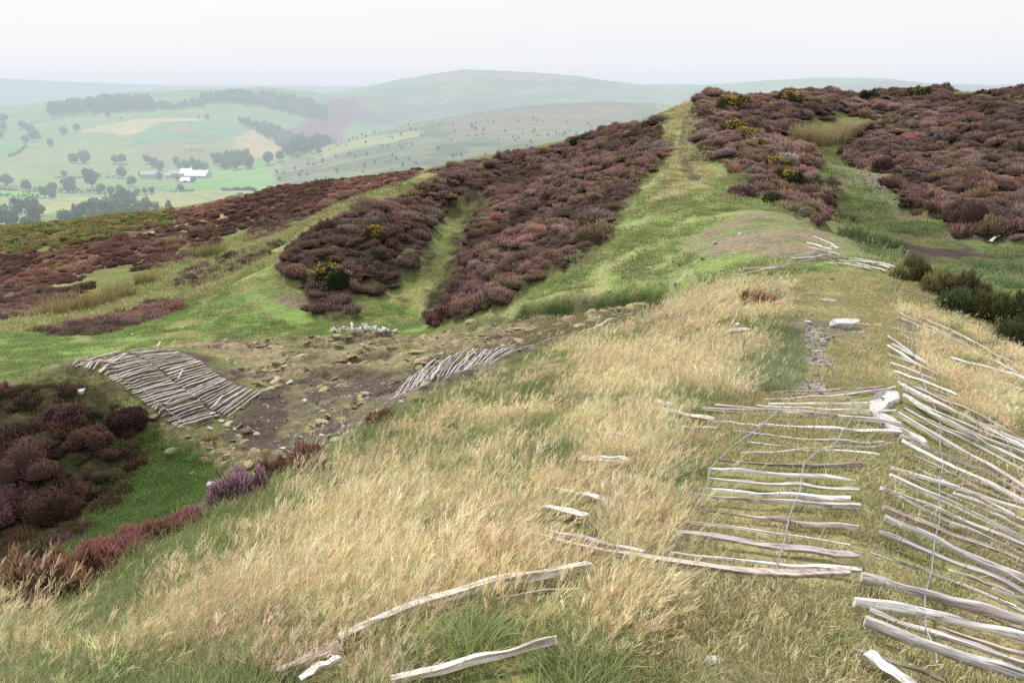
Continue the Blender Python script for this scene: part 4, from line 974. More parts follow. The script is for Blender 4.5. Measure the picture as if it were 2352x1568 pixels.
pale(pl, [(1163,1240),(1300,1272),(1475,1308),(1640,1335),(1740,1350),(1830,1352),(1950,1357)], 8, 19, 1040, col=(.8,.72,.66), lift=.06)
wire(pl, [Q1(*p) for p in [(937,1145),(945,1080),(965,995),(985,940),(1008,840),(1022,770),(1050,695),(1075,640),(1085,560),(1095,495),(1155,440),(1215,410),(1265,380),(1292,328),(1340,260),(1362,200),(1325,150),(1300,118)]])
wire(pl, [Q1(*p) for p in [(385,1055),(410,985),(455,890),(475,850),(500,785),(560,700),(608,600),(620,520),(740,400),(870,310),(985,200),(1035,150),(1010,125)]])
# ends of further pales in the tall grass
for i, (a, b, w0, w1, lab) in enumerate([
 ((1213,1190),(1350,1206),20,20,'thick white pale end sticking out of tall straw grass'),((1186,1218),(1480,1292),8,12,'thin brown pale just above the longest one in the grass'),
 ((1268,1138),(1390,1168),7,10,'thin bleached pale above the thick white end'),((1337,1068),(1444,1078),11,12,'short flat white pale alone in the straw grass'),
 ((1378,1011),(1492,1024),7,7,'faint pale high in the straw grass'),((1506,936),(1552,943),15,13,'broad grey pale stub at the upper edge of the straw'),
 ((1490,948),(1640,978),8,8,'thin grey pale beside the broad stub'),((1566,998),(1650,1001),9,9,'short grey pale left of the green tussock'),((1380,1015),(1420,1030),6,6,'sliver of pale wood in the straw')]):
    pale(None, [a, b], w0, w1, 1060+i, col=WH if 'white' in lab else None, lift=.05, name='fence_pale', label=lab, cat='pale', group='loose pales in the tall grass')
# right length
pr = panel('paling_fence', 2200, 1150, 'long stretch of split pale fencing sloping away right of the worn crest line')
for i, (x0, y0, x1, y1, w0, w1, bow, kind, col) in enumerate([
 (1600,140,2330,545,20,16,4,0,None),(1600,208,2330,580,14,12,4,0,None),(1575,227,2330,690,22,22,3,0,None),(1580,352,2330,650,20,18,3,0,None),(1590,378,2330,750,18,18,3,0,WH),
 (1580,442,1800,528,26,18,2,0,DK),(1790,525,2330,690,12,12,0,0,BR),(1532,512,2330,770,26,20,-4,0,WH),(1530,548,2330,920,30,18,0,0,WH),(1482,622,2330,950,22,20,0,0,WH),(1535,638,2330,1010,14,16,14,0,None),
 (1497,728,2330,1050,26,20,-6,0,BR),(1500,765,2330,1160,24,24,0,0,None),(1470,852,2330,1215,26,24,0,0,None),(1432,945,2330,1300,15,18,-3,0,None),
 (1380,1088,2330,1345,46,40,0,1,None),(1342,1218,2330,1425,50,34,-16,1,WH),(1425,1250,2330,1575,22,26,4,0,None),(1395,1318,2330,1640,52,46,14,1,None),(1350,1452,1800,1610,22,20,0,0,DK),(1650,98,2330,425,15,13,0,0,BR),(1800,182,2330,462,13,12,3,0,None),(2000,302,2330,452,12,12,0,0,WH),(1900,478,2330,640,12,14,0,0,None),(1850,640,2330,838,13,15,0,0,None),(1700,702,2330,988,11,13,3,0,BR),(1960,892,2330,1040,14,15,0,0,BR),(2050,1130,2330,1235,14,14,0,0,None),(1900,590,2330,730,12,12,0,0,BR),(2040,735,2330,868,13,12,0,0,None),(1780,1330,2330,1500,14,16,0,0,BR),(1410,1475,1700,1680,56,50,0,0,WH)]):
    pale(pr, [Q1(x0, y0), Q1(x1, y1)], w0*.47, w1*.47, 1100+i, bow=bow*.45, kind='log' if kind else 'split', col=col, lift=.04)
wire(pr, [Q1(*p) for p in [(1765,1530),(1760,1460),(1732,1400),(1708,1340),(1705,1180),(1740,1050),(1755,900),(1780,790),(1785,700),(1780,600),(1800,500),(1785,400),(1792,290),(1760,200),(1735,140),(1695,60),(1690,10)]])
wire(pr, [Q1(*p) for p in [(2230,640),(2170,500),(2150,430),(2105,330),(2060,240)]])
# thinner pales lying between the main ones
g = random.Random(77)
for i in range(15):
    t = i/14; x0 = 1600+g.uniform(0, 420); y0 = 330+t*820+(x0-1500)*.36; ln = g.uniform(300, 620)
    pale(pr, [Q1(x0, y0), Q1(x0+ln, y0+ln*(.50-.18*t))], g.uniform(9, 15)*.47, g.uniform(8, 14)*.47, 1700+i, col=(None, BR, WH)[i % 3], lift=.035)
# upper right length
pu = panel('paling_fence', 2150, 850, 'older stretch of pale fencing half lost in straw grass above the long one')
for i, (x0, y0, x1, y1, w0, w1, bow, col) in enumerate([
 (975,225,1290,370,18,14,0,None),(1280,365,1640,540,14,12,0,None),(990,278,1640,548,26,20,0,BR),(935,302,1780,638,13,11,4,None),(1200,268,1620,458,18,16,0,None),(1600,455,2150,760,16,18,0,None),
 (860,450,1225,705,15,14,0,None),(900,525,1230,718,16,12,4,None),(860,548,1190,762,26,16,4,WH),(865,628,1360,832,26,14,0,None),(880,722,1330,890,26,12,0,None),(905,372,1130,440,13,13,0,BR),(1020,458,1105,500,20,14,0,None),
 (918,812,1530,1042,40,22,-6,WH),(935,872,1265,1002,16,12,-6,BR),(1260,950,1560,1085,9,8,0,None),
 (950,935,2250,1560,26,22,6,None),(1000,985,1950,1400,22,20,4,BR),(1310,1020,1500,1090,10,8,0,None),(1010,1062,2250,1600,18,20,8,None),(1130,1150,2260,1660,22,22,6,WH),(1000,1185,2100,1640,18,18,8,BR),(970,1382,1300,1600,26,24,0,BR),
 (1470,668,2420,950,24,46,-4,WH),(1940,898,2420,1040,14,16,0,WH),(1540,760,1700,800,12,12,0,None),(1550,800,1690,900,12,12,4,None),(2040,1010,2200,1050,12,10,0,BR),(2060,1130,2200,1170,12,10,0,BR),(1840,655,2200,860,14,14,0,None)]):
    pale(pu, [Q2(x0, y0), Q2(x1, y1)], w0*.26, w1*.26, 1150+i, bow=bow*.234, col=col, lift=.04)
wire(pu, [Q2(*p) for p in [(1500,700),(1610,735),(1590,780),(1640,820)]], r=.003); wire(pu, [Q2(*p) for p in [(2075,850),(2060,930),(2110,1010)]], r=.003)
wire(pu, [Q2(*p) for p in [(1090,400),(1090,600),(1160,760),(1190,850),(1235,990)]], r=.003); wire(pu, [Q2(*p) for p in [(1755,1010),(1850,1200),(1950,1400),(1970,1450)]], r=.003)
# palings laid on the bare bank, two rows side by side
def along(pts, t):
    L_ = [0]
    for a, b in zip(pts[:-1], pts[1:]): L_.append(L_[-1]+math.hypot(b[0]-a[0], b[1]-a[1]))
    d = t*L_[-1]
    for i in range(len(L_)-1):
        if d <= L_[i+1] or i == len(L_)-2: f = (d-L_[i])/(L_[i+1]-L_[i]+1e-9); return (pts[i][0]+(pts[i+1][0]-pts[i][0])*f, pts[i][1]+(pts[i+1][1]-pts[i][1])*f)
def row(parent, A_, B_, n, w, seed, q, jit=5, bow=-3, lift=.07, kk=(.62, .95), rmin=2.0):
    g = random.Random(seed)
    for i in range(n):
        t = (i+.5)/n; a = along(A_, t); b = along(B_, min(1, max(0, t+g.uniform(-.01, .01))))
        ex = g.uniform(-.04, .05); a = (a[0]-(b[0]-a[0])*ex+g.uniform(-jit, jit)*.3, a[1]+g.uniform(-jit, jit)*.35); b = (b[0]+g.uniform(-jit, jit), b[1]+g.uniform(-jit, jit)*.4)
        pp = [q(*a), q(*((a[0]+b[0])/2, (a[1]+b[1])/2+g.uniform(bow, -bow*.3)*2)), q(*b)]
        k = g.uniform(*kk); c = (k, k*.97, k*.95)
        pale(parent, pp, w*g.uniform(.7, 1.15), w*g.uniform(.6, 1.25), seed*50+i, lift=lift+g.uniform(0, .03), col=c, rmin=rmin)
p3 = panel('paling_fence', 270, 900, 'left half of the palings laid over the hump in the ditch')
row(p3, [(375,265),(470,278),(560,312),(640,352),(700,402),(780,452),(850,522),(965,600)], [(640,190),(700,210),(775,232),(840,262),(885,315),(940,352),(1030,412),(1095,475),(1150,540)], 34, 3.4, 31, Q4, kk=(.6, .95))
wire(p3, [Q4(*p) for p in [(450,262),(620,310),(760,390),(850,470),(990,575)]], lift=.14, r=.006, tw=.008)
p4 = panel('paling_fence', 470, 880, 'right half of the palings laid over the hump in the ditch')
row(p4, [(680,172),(730,200),(845,265),(925,335),(1000,402),(1080,452),(1150,502),(1225,534)], [(885,168),(995,195),(1085,245),(1150,300),(1220,345),(1290,375),(1350,390),(1402,395)], 33, 3.4, 32, Q4, kk=(.6, .95))
for i, (a, b, lab) in enumerate([((955,340),(980,297),'short stake poking up through the gap in the laid palings'),((845,168),(858,138),'thin stake standing at the top of the laid palings'),((1140,497),(1195,437),'loose stake lying askew near the lower end of the laid palings'),((1385,425),(1462,398),'stray stake beyond the right end of the laid palings')]):
    pale(None, [Q4(*a), Q4(*b)], 3.5, 3, 1300+i, lift=.16, name='wooden_stake', label=lab, cat='stake')
# fan of palings under the brow
p5 = panel('paling_fence', 1050, 860, 'fanned palings on the bank just beyond the brow of the grass slope')
row(p5, [(700,800),(740,805),(800,772),(880,722),(930,702),(1000,682),(1060,667),(1130,652),(1200,632),(1280,612),(1350,592)], [(835,700),(900,640),(990,560),(1050,570),(1110,540),(1190,500),(1300,512),(1350,505),(1410,505),(1470,505),(1530,500)], 30, 3.0, 33, Q5, bow=-3, kk=(.5, .9), rmin=17.2)
g = random.Random(9)
for i in range(15):
    t = i/14; a = (740+t*260+g.uniform(-15, 15), 835-t*90+g.uniform(-4, 4)); b = (1100+t*390+g.uniform(-20, 20), 680-t*95+g.uniform(-6, 6))
    pale(p5, [Q5(*a), Q5(*b)], 2.8, 3.4, 1350+i, lift=.12+.03*(i % 3), col=None, rmin=15.8)
p6 = panel('paling_fence', 1330, 790, 'narrow far end of palings following the brow toward the white block')
row(p6, [(1480,562),(1600,520),(1700,490),(1850,425),(1960,385)], [(1545,498),(1650,475),(1760,432),(1900,392),(2040,322)], 24, 2.2, 34, Q5, kk=(.5, .85), rmin=18.4)
for i, (a, b) in enumerate([((1850,428),(2040,326)),((1880,405),(2080,318)),((2020,330),(2235,288)),((2060,322),(2160,305)),((1940,385),(2010,335))]): pale(p6, [Q5(*a), Q5(*b)], 2.4, 2.4, 1380+i, lift=.1, rmin=18.4)
# crossed palings on the saddle
for i, (pp, w, lab, lf) in enumerate([
 ([(430,1157),(600,1120),(730,1105)],5,'lowest left stake of the crossed heap on the saddle',.04),([(450,1142),(640,1113),(870,1085)],4,'second left stake of the crossed heap',.08),([(600,1110),(800,1100),(980,1108)],3.6,'thin level stake under the crossed heap',.04),
 ([(725,1098),(860,1085),(990,1065)],4.6,'stake rising right across the middle of the crossed heap',.16),([(740,1090),(850,1072),(965,1042)],3.6,'thin stake reaching the right shoulder of the crossed heap',.22),
 ([(855,1012),(930,1045),(1000,1088)],7,'thickest stake leaning from the top of the crossed heap',.34),([(820,1030),(890,1055),(960,1080)],4.5,'second stake from the top of the crossed heap',.3),([(832,1047),(930,1072),(1012,1098)],4.5,'third stake from the top of the crossed heap',.24),
 ([(842,1062),(980,1085),(1120,1112)],4,'stake running right from under the crossed heap',.16),([(930,1090),(1060,1112),(1200,1130)],5,'stake along the near side of the right arm',.05),([(1000,1075),(1180,1108),(1352,1140)],3.6,'longest stake of the right arm',.08),
 ([(1012,1085),(1150,1115),(1290,1145)],3.4,'thin stake below the longest of the right arm',.04),([(1080,1085),(1200,1110),(1310,1130)],3.2,'thin stake above the longest of the right arm',.05),([(520,1128),(600,1122),(700,1113)],4,'short stake at the foot of the left arm',.03)]):
    P = [Q3(*p) for p in pp]
    pale(None, P, w, w*.85, 1400+i, lift=lf, name='wooden_stake', label=lab, cat='stake', group='crossed heap of stakes on the saddle', raw=False)
for i, (x, y, w, lab) in enumerate([(590,1108,24,'pale flat stone beside the left arm of the crossed heap'),(625,1104,16,'small grey stone beside the left arm of the crossed heap'),(480,1130,26,'whitish stone at the far left tip of the crossed heap'),(680,1135,44,'pale bare rock in front of the crossed heap'),(795,1035,8,'little stone left of the crossed heap top')]):
    u, v = Q3(x, y); stone(u, v, w*.5, lab, MROCK, .4, 1.7, 80+i)
# long stakes at the bottom
pale(None, [(1356,1330),(1200,1358),(1050,1396),(900,1448),(780,1500)], 24, 18, 1450, lift=.05, name='wooden_stake', label='long pale stake running across the bottom grass', cat='stake', col=(1.0,.94,.86), thk=.05)
pale(None, [(778,1512),(720,1540),(640,1575)], 15, 14, 1451, lift=.04, name='wooden_stake', label='brown stake below the lower end of the long one', cat='stake', col=BR)
pale(None, [(784,1542),(740,1556),(690,1580)], 20, 18, 1452, lift=.04, name='wooden_stake', label='short white stake at the bottom edge', cat='stake', col=WH)
pale(None, [(1278,1516),(1140,1545),(1000,1575),(900,1600)], 15, 18, 1453, lift=.05, name='wooden_stake', label='bleached stake low at the bottom right of the long one', cat='stake', col=(1.02,.97,.92))
pale(None, [(972,1364),(1004,1338)], 10, 8, 1454, lift=.07, name='wooden_stake', label='short stub of wood above the long stake', cat='stake')
pale(None, [(1140,1428),(1250,1405),(1330,1398)], 4, 4, 1455, lift=.08, name='wooden_stake', label='thin stick in the grass below the long stake', cat='stake', col=BR)
u, v = Q3(1925, 955); pale(None, [(u-9, v+7), (u+2, v-3), (u+10, v-6)], 6, 4, 1456, lift=.15, name='driftwood', label='bleached crooked wood in the right hand hollow', cat='dead wood', col=WH, raw=True)


# ------------------------------------------------------------------ grass, grown round everything that lies on the ground
# tall straw grass on the near flank
TG = protos('straw_tussock', [blades(26, .13, .07, .21, .0036, .7, (.62, -.12), 4, 200+i, head=.05 if i < 2 else 0.0, droop=.5) for i in range(5)], MBLADE)
TS = protos('straw_stem', [blades(5, .10, .20, .42, .0032, .45, (.45, -.1), 5, 210+i, head=.08, droop=.4) for i in range(3)], MBLADE)
GG = protos('green_tussock', [blades(40, .12, .05, .16, .005, .8, (.3, -.05), 3, 220+i, droop=.5) for i in range(4)], MBLADE)
SG = protos('short_turf', [blades(54, .20, .012, .042, .006, .9, (.15, 0), 2, 240+i) for i in range(4)], MBLADE)
MT = protos('bank_turf', [blades(90, .55, .05, .16, .022, .8, (.05, 0), 2, 260+i) for i in range(4)], MBLADE)
S_PAL = [(.72,.62,.40),(.82,.73,.50),(.58,.49,.30),(.50,.49,.26),(.72,.57,.39)]; S_W = [4,3,2,1.6,2]
G_PAL = [(.30,.37,.15),(.38,.42,.18),(.48,.46,.24),(.23,.31,.13)]
def grass(name, coll, keys, n, power, size, pal, w, label, nv, keepf=None, lim=None, tilt=.1, f=.012, seed=0, avoid=.92, spin=6.283):
    rng = np.random.default_rng(300+seed); x, y, a, l = spread(n, keys, power, rng, lim=lim, f=f)
    if keepf is not None: k = keepf(x, y, a, l, rng); x, y, a, l = x[k], y[k], a[k], l[k]
    if avoid:
        k = near_pale(x, y, avoid, rng); x, y, a, l = x[k], y[k], a[k], l[k]
    m = len(x); s = size*(.65+.7*rng.random(m)); z = NG.h(x, y)-.01
    scl = np.stack([s, s, s*(.8+.4*rng.random(m))], -1); print(name, m)
    c = cols(rng, m, pal, w, .10)*(.85+.3*fbm(x*1.3, y*1.3, 88, 2))[:, None]
    return gn_scatter(name, coll, np.stack([x, y, z], -1), rot3(rng, m, tilt)*np.array((1, 1, spin/6.283))+np.stack([0*x, 0*x, (fbm(x*.5, y*.5, 99, 2)-.5)*2.4], -1)*(spin < 6), scl, rng.integers(0, nv, m), c, label)

CELL = .05
def _key(x, y): return (np.floor(np.asarray(x)/CELL).astype(np.int64)+200000)*1000003+np.floor(np.asarray(y)/CELL).astype(np.int64)+200000
_pp = []
for (a_, b_) in PALE_SEGS:
    n_ = max(2, int((b_-a_).length/.03))
    for q_ in range(n_+1):
        p_ = a_.lerp(b_, q_/n_); h_ = math.hypot(p_.x, p_.y)
        for k_ in (-.04, 0, .05, .10): _pp.append((p_.x*(1-k_/h_), p_.y*(1-k_/h_)))
_pp = np.array(_pp); PKEYS = np.unique(_key(_pp[:, 0], _pp[:, 1]))
_h = np.hypot(_pp[:, 0], _pp[:, 1]); PKEYS2 = np.unique(np.concatenate([_key(_pp[:, 0]*(1-k_/_h), _pp[:, 1]*(1-k_/_h)) for k_ in (0, .05, .1, .15, .2, .25, .3)]))
def near_pale(x, y, prob, rng):
    return _np(x, y, prob, rng) & _nd(x, y, prob < .95)
def _nd(x, y, tall):
    k = np.ones(len(x), bool)
    for (a, b, r) in DISCS:
        h = math.hypot(a, b)
        for q in ((0, .12, .22) if tall else (0, .03)): k &= (x-a*(1-q/h))**2+(y-b*(1-q/h))**2 > r*r
    return k
def _np(x, y, prob, rng):
    tall = prob < .95; return ~(np.isin(_key(x, y), PKEYS2 if tall else PKEYS) & (rng.random(len(x)) < prob))
PATHS = [NG.cast(u, v, True) for u, v in densify([(1600,236),(1578,275),(1568,330),(1572,375),(1600,412),(1640,440)], 40)]
STEP = [NG.cast(u, v, True) for u, v in densify([(1190,737),(1260,722),(1400,712),(1480,700),(1560,686),(1640,660)], 40)]
off_path, off_step = off_line(PATHS, .32), off_line(STEP, .6)
def inr(k, a, l): return mask(REG[k], a, l, .012, .02, fbm(a*24, l*24, 21, 4))
REG['strawband'] = reg([(1450,750),(1640,660),(1780,700),(1790,800),(1700,900),(1560,980),(1450,1100),(1500,1200),(1420,1260),(1250,1180),(1150,1120),(950,1230),(820,1330),(560,1500),(200,1568),(420,1400),(700,1250),(640,1130),(760,1030),(900,1100),(1050,1060),(1150,1020),(1250,930),(1330,850)])

def patch(x, y): return fbm(x*1.1+3, y*1.1, 12, 4)
def strawy(x, y, a, l): return (patch(x, y)-.5)*1.1+(fbm(x*3.1, y*3.1, 14, 3)-.5)*.5+.20*(inr('strawband', a, l)-.66)-.3*inr('greenpatch', a, l)-.16*inr('browcut', a, l)
grass('straw_grass', TG, ['flank'], 36000, 1, .86, S_PAL, S_W, 'bleached straw grass combed over on the near slope', 5, lambda x, y, a, l, r: strawy(x, y, a, l)+.04*r.normal(size=len(x)) > -.03, seed=1, spin=1.6)
grass('straw_stems', TS, ['flank'], 6000, 1, 1.0, S_PAL, S_W, 'taller seeding stems above the straw grass', 3, lambda x, y, a, l, r: strawy(x, y, a, l)+.04*r.normal(size=len(x)) > .02, seed=21, spin=1.8)
grass('green_grass', GG, ['flank'], 34000, 1, .9, G_PAL, [3,3,2,2], 'green grass tussocks among the straw grass', 4, lambda x, y, a, l, r: strawy(x, y, a, l)+.07*r.normal(size=len(x)) < .05, seed=2, spin=3)
grass('crest_turf', SG, ['crest'], 60000, 1, 1.0, [(.66,.57,.33),(.54,.52,.26),(.75,.65,.41),(.38,.42,.18)], [3,3,2,1.5], 'short dry turf on the crest between the laid palings', 4, lambda x, y, a, l, r: (fbm(x*2.2, y*2.2, 19, 3) > .36) & (inr('screefore', a, l) < .6*r.random(len(x))+.2), seed=3, lim=(2.2, 24), avoid=.97)
REG['tallright'] = reg([(2060,700),(2150,720),(2352,820),(2500,900),(2500,1400),(2352,1200),(2230,1010),(2140,900),(2080,800)])
grass('slope_straw_grass', TG, ['tallright'], 7000, 1, .8, S_PAL, S_W, 'straw grass between the palings on the right slope', 5, lambda x, y, a, l, r: patch(x, y) > .53, seed=4, spin=2, avoid=.9)
grass('slope_green_grass', GG, ['tallright'], 4000, 1, .6, G_PAL, [3,3,2,2], 'green grass between the palings on the right slope', 4, seed=24, spin=3, avoid=.9)
grass('hollow_tussocks', GG, ['greenpatch'], 2000, 1, .9, [(.30,.36,.19),(.40,.41,.23),(.25,.31,.17)], [3,2,2], 'dark green grass beside the shale strip on the crest', 4, seed=51, avoid=.96)
grass('crest_tussocks', GG, ['crest'], 9000, 1, .62, G_PAL+[(.66,.56,.34)], [2,3,2,1.5,4], 'low tussocks on the crest', 4, lambda x, y, a, l, r: (fbm(x*1.1, y*1.1, 29, 3) > .50) & (inr('screefore', a, l) < .4), seed=5, lim=(2.2, 24), avoid=.97)
grass('crest_stems', TS, ['crest'], 1500, 1, .6, S_PAL, S_W, 'sparse fine stems among the palings', 3, lambda x, y, a, l, r: (fbm(x*1.1, y*1.1, 59, 3) > .48), seed=25, spin=2, lim=(2.2, 24), avoid=.9)
grass('hill_turf', MT, ['hill'], 15000, 1, .8, [(.34,.41,.17),(.44,.46,.22),(.27,.36,.13),(.58,.52,.31)], [3,3,2.5,1], 'grazed turf on the hill around the footpath', 4, lambda x, y, a, l, r: (fbm(x*.6, y*.6, 31, 3) > .40) & off_path(x, y) & off_step(x, y) & (inr('hillbrown', a, l) < .5*r.random(len(x))+.15), seed=7)
REG['pathside'] = reg([(1540,235),(1610,232),(1605,300),(1598,360),(1650,400),(1620,430),(1540,470),(1500,470),(1545,400),(1545,330)])
grass('path_grass', MT, ['pathside'], 3000, 1, .8, [(.80,.70,.45),(.68,.60,.34),(.46,.46,.22)], [3,2,1], 'pale dry grass on both sides of the hill footpath', 4, lambda x, y, a, l, r: off_path(x, y), seed=27)
grass('ditch_turf', MT, ['ditchgreen'], 3000, 1, .5, [(.20,.31,.09),(.26,.34,.13),(.14,.22,.07)], [3,2,2], 'deep green turf in the bottom of the ditch', 4, seed=38)
grass('rampart_top_grass', MT, ['crestline'], 2500, 1, .7, [(.66,.62,.34),(.54,.56,.27),(.74,.66,.42)], [3,3,2], 'pale grass strip on the crest of the outer rampart', 4, seed=39)
grass('terrace_turf', MT, ['terrace', 'hollow'], 14000, 1, .6, [(.29,.41,.15),(.37,.45,.20),(.50,.50,.26),(.23,.35,.12)], [3,3,1.2,2.5], 'bright green turf along the old terrace and hollows', 4, lambda x, y, a, l, r: (fbm(x*.8, y*.8, 37, 3) > .40) & off_step(x, y) & (inr('terrbrown', a, l) < .4) & (inr('mats', a, l) < .3), seed=8)
grass('moor_grass', MT, ['moorgrass'], 20000, 1.4, 1.2, [(.44,.48,.20),(.58,.54,.29),(.33,.42,.14),(.66,.56,.35)], [3,3,2.5,1.5], 'pale green and straw moor grass', 4, lambda x, y, a, l, r: (fbm(x*.4, y*.4, 39, 3) > .38), seed=9)
grass('hollow_grass', MT, ['greenright'], 8000, 1, 1.0, [(.24,.33,.13),(.34,.40,.19),(.46,.42,.25),(.19,.28,.14)], [3,3,1.5,2], 'rough green grass in the right hand hollow', 4, lambda x, y, a, l, r: (fbm(x*.5, y*.5, 43, 3) > .46) & (inr('scree', a, l)+inr('peat', a, l) < .4), seed=10)
grass('sod_grass', MT, ['clods', 'berm'], 9000, 1, .36, [(.56,.48,.29),(.40,.41,.20),(.64,.54,.34),(.26,.30,.13)], [4,2,3,1.2], 'tufty dried grass on the broken turf of the ditch', 4, lambda x, y, a, l, r: (fbm(x*1.3, y*1.3, 47, 3) > .50) & (inr('mats', a, l) < .5), seed=11, avoid=.97)
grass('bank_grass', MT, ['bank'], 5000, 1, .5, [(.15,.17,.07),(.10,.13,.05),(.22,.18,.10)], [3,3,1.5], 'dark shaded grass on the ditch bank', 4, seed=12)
REG['underflank'] = reg([(1220,745),(1560,695),(1640,662),(1500,735),(1330,790),(1210,810)])
grass('lane_grass', MT, ['underflank'], 2500, 1, .4, [(.24,.31,.11),(.44,.41,.23),(.34,.24,.17)], [3,3,1], 'rough grass under the brow', 4, lambda x, y, a, l, r: off_step(x, y), seed=13, avoid=.97)
# broken turf lumps
def clod(seed):
    g = np.random.default_rng(seed); u, v = 14, 7; vs = []
    for j in range(v+1):
        for i in range(u):
            t = j/v*math.pi/2; k = 1+.22*(g.random()-.5)*2*(1 if j < v else 0); vs.append((.5*k*math.cos(t)*math.cos(i/u*6.283), .5*k*math.cos(t)*math.sin(i/u*6.283), .26*k*math.sin(t)-.02))
    f = [(j*u+i, j*u+(i+1) % u, (j+1)*u+(i+1) % u, (j+1)*u+i) for j in range(v) for i in range(u)]
    return np.array(vs), np.array(f), np.clip(np.array(vs)[:, 2]*3.5+.25, 0, 1.05), np.full(len(vs), .5)
def clod_grass(seed):
    a = clod(seed); b = blades(70, .46, .05, .13, .02, .9, (0, 0), 2, seed); c = b[0].copy(); r = np.hypot(c[:, 0], c[:, 1]); c[:, 2] += .25*np.sqrt(np.clip(1-(r/.5)**2, 0, 1))-.03
    return np.concatenate([a[0], c]), np.concatenate([a[1], b[1]+len(a[0])]), np.concatenate([a[2], b[2]]), np.concatenate([a[3], b[3]])
CL = protos('turf_lump', [clod_grass(400+i) for i in range(5)], MBLADE)
rg = np.random.default_rng(17); x, y, a, l = spread(9000, ['clods', 'berm', 'floor'], 1, rg, f=.006); k = (fbm(x*.9, y*.9, 91, 3) > .46+.24*inr('floor', a, l)) & near_pale(x, y, .98, rg) & (inr('mats', a, l) < .5); x, y = x[k], y[k]; m = len(x)
s = .10+.34*rg.random(m)**2.4
gn_scatter('turf_lumps', CL, np.stack([x, y, NG.h(x, y)-.05*s], -1), rot3(rg, m, .25), np.stack([s*1.4, s*.8, s*.6], -1), rg.integers(0, 5, m),
           cols(rg, m, [(.46,.39,.25),(.36,.36,.18),(.28,.22,.16),(.56,.47,.31)], [3,2.5,2.5,1.5]), 'lumps of broken dry turf strewn along the ditch'); print('lumps', m)
# ------------------------------------------------------------------ the valley
def crown(seed, n=520, lobes=7, conif=False):
    g = np.random.default_rng(seed); lb = [(0, 0, .62, .36)]+[(g.uniform(-.24, .24), g.uniform(-.24, .24), g.uniform(.36, .8), g.uniform(.16, .26)) for _ in range(lobes)]
    lb = np.array(lb); k = g.choice(len(lb), n, p=lb[:, 3]**2/(lb[:, 3]**2).sum()); q = lb[k]; d = g.normal(size=(n, 3)); d /= np.linalg.norm(d, axis=1)[:, None]
    p = q[:, :3]+d*q[:, 3:4]*(.75+.3*g.random((n, 1)))*np.array((1, 1, .95)); p[:, 2] = np.clip(p[:, 2]*1.12-.14, .02, 1.0)
    if conif: p[:, :2] *= (1.1-p[:, 2:3])*1.1
    u = np.cross(d, g.normal(size=(n, 3))); u = u/np.linalg.norm(u, axis=1)[:, None]*.055; v = np.cross(d, u)+d*.01; v = v/np.linalg.norm(v, axis=1)[:, None]*.05
    Q = np.stack([p-u-v, p+u-v, p+u+v, p-u+v], 1).reshape(-1, 3)
    t = np.clip(.15+p[:, 2]*.8+.25*d[:, 2], 0, 1.1); return Q, np.arange(4*n).reshape(-1, 4), np.repeat(t, 4), np.repeat(g.random(n), 4)
CROWNS = [plant_mesh('crown', crown(800+i), MTREE) for i in range(5)]
vs = []; fs = []; add_tube(vs, fs, [Vector((0, 0, -.06)), Vector((.01, 0, .2)), Vector((0, .01, .5))], [.04, .028, .015], 6)
for a in (0, 2.1, 4.2): add_tube(vs, fs, [Vector((0, 0, .22)), Vector((.12*math.cos(a), .12*math.sin(a), .42))], [.018, .008], 5)
TRUNK = np_mesh('trunk', vs, fs, [MTRUNK])
def z1(x, y): return (x/3.0, 122.5+y/3.0)
def tree(i, x, y, w, label, group=None, h=1.0, col=None):
    u, v = z1(x, y); p = FG.cast(u, v); d = p.length; s = w/3.0/F*d*.95
    e = empty('tree', p, i*1.3); tag(e, label, 'tree', group); g = random.Random(i)
    k = g.uniform(.8, 1.2); c = col or (.11*k, .155*k, .085*k)
    o = obj('crown', CROWNS[i % 5], e, scale=(s, s, s*h)); o.color = tuple(c)+(1,)
    obj('trunk', TRUNK, e, scale=(s, s, s*h))
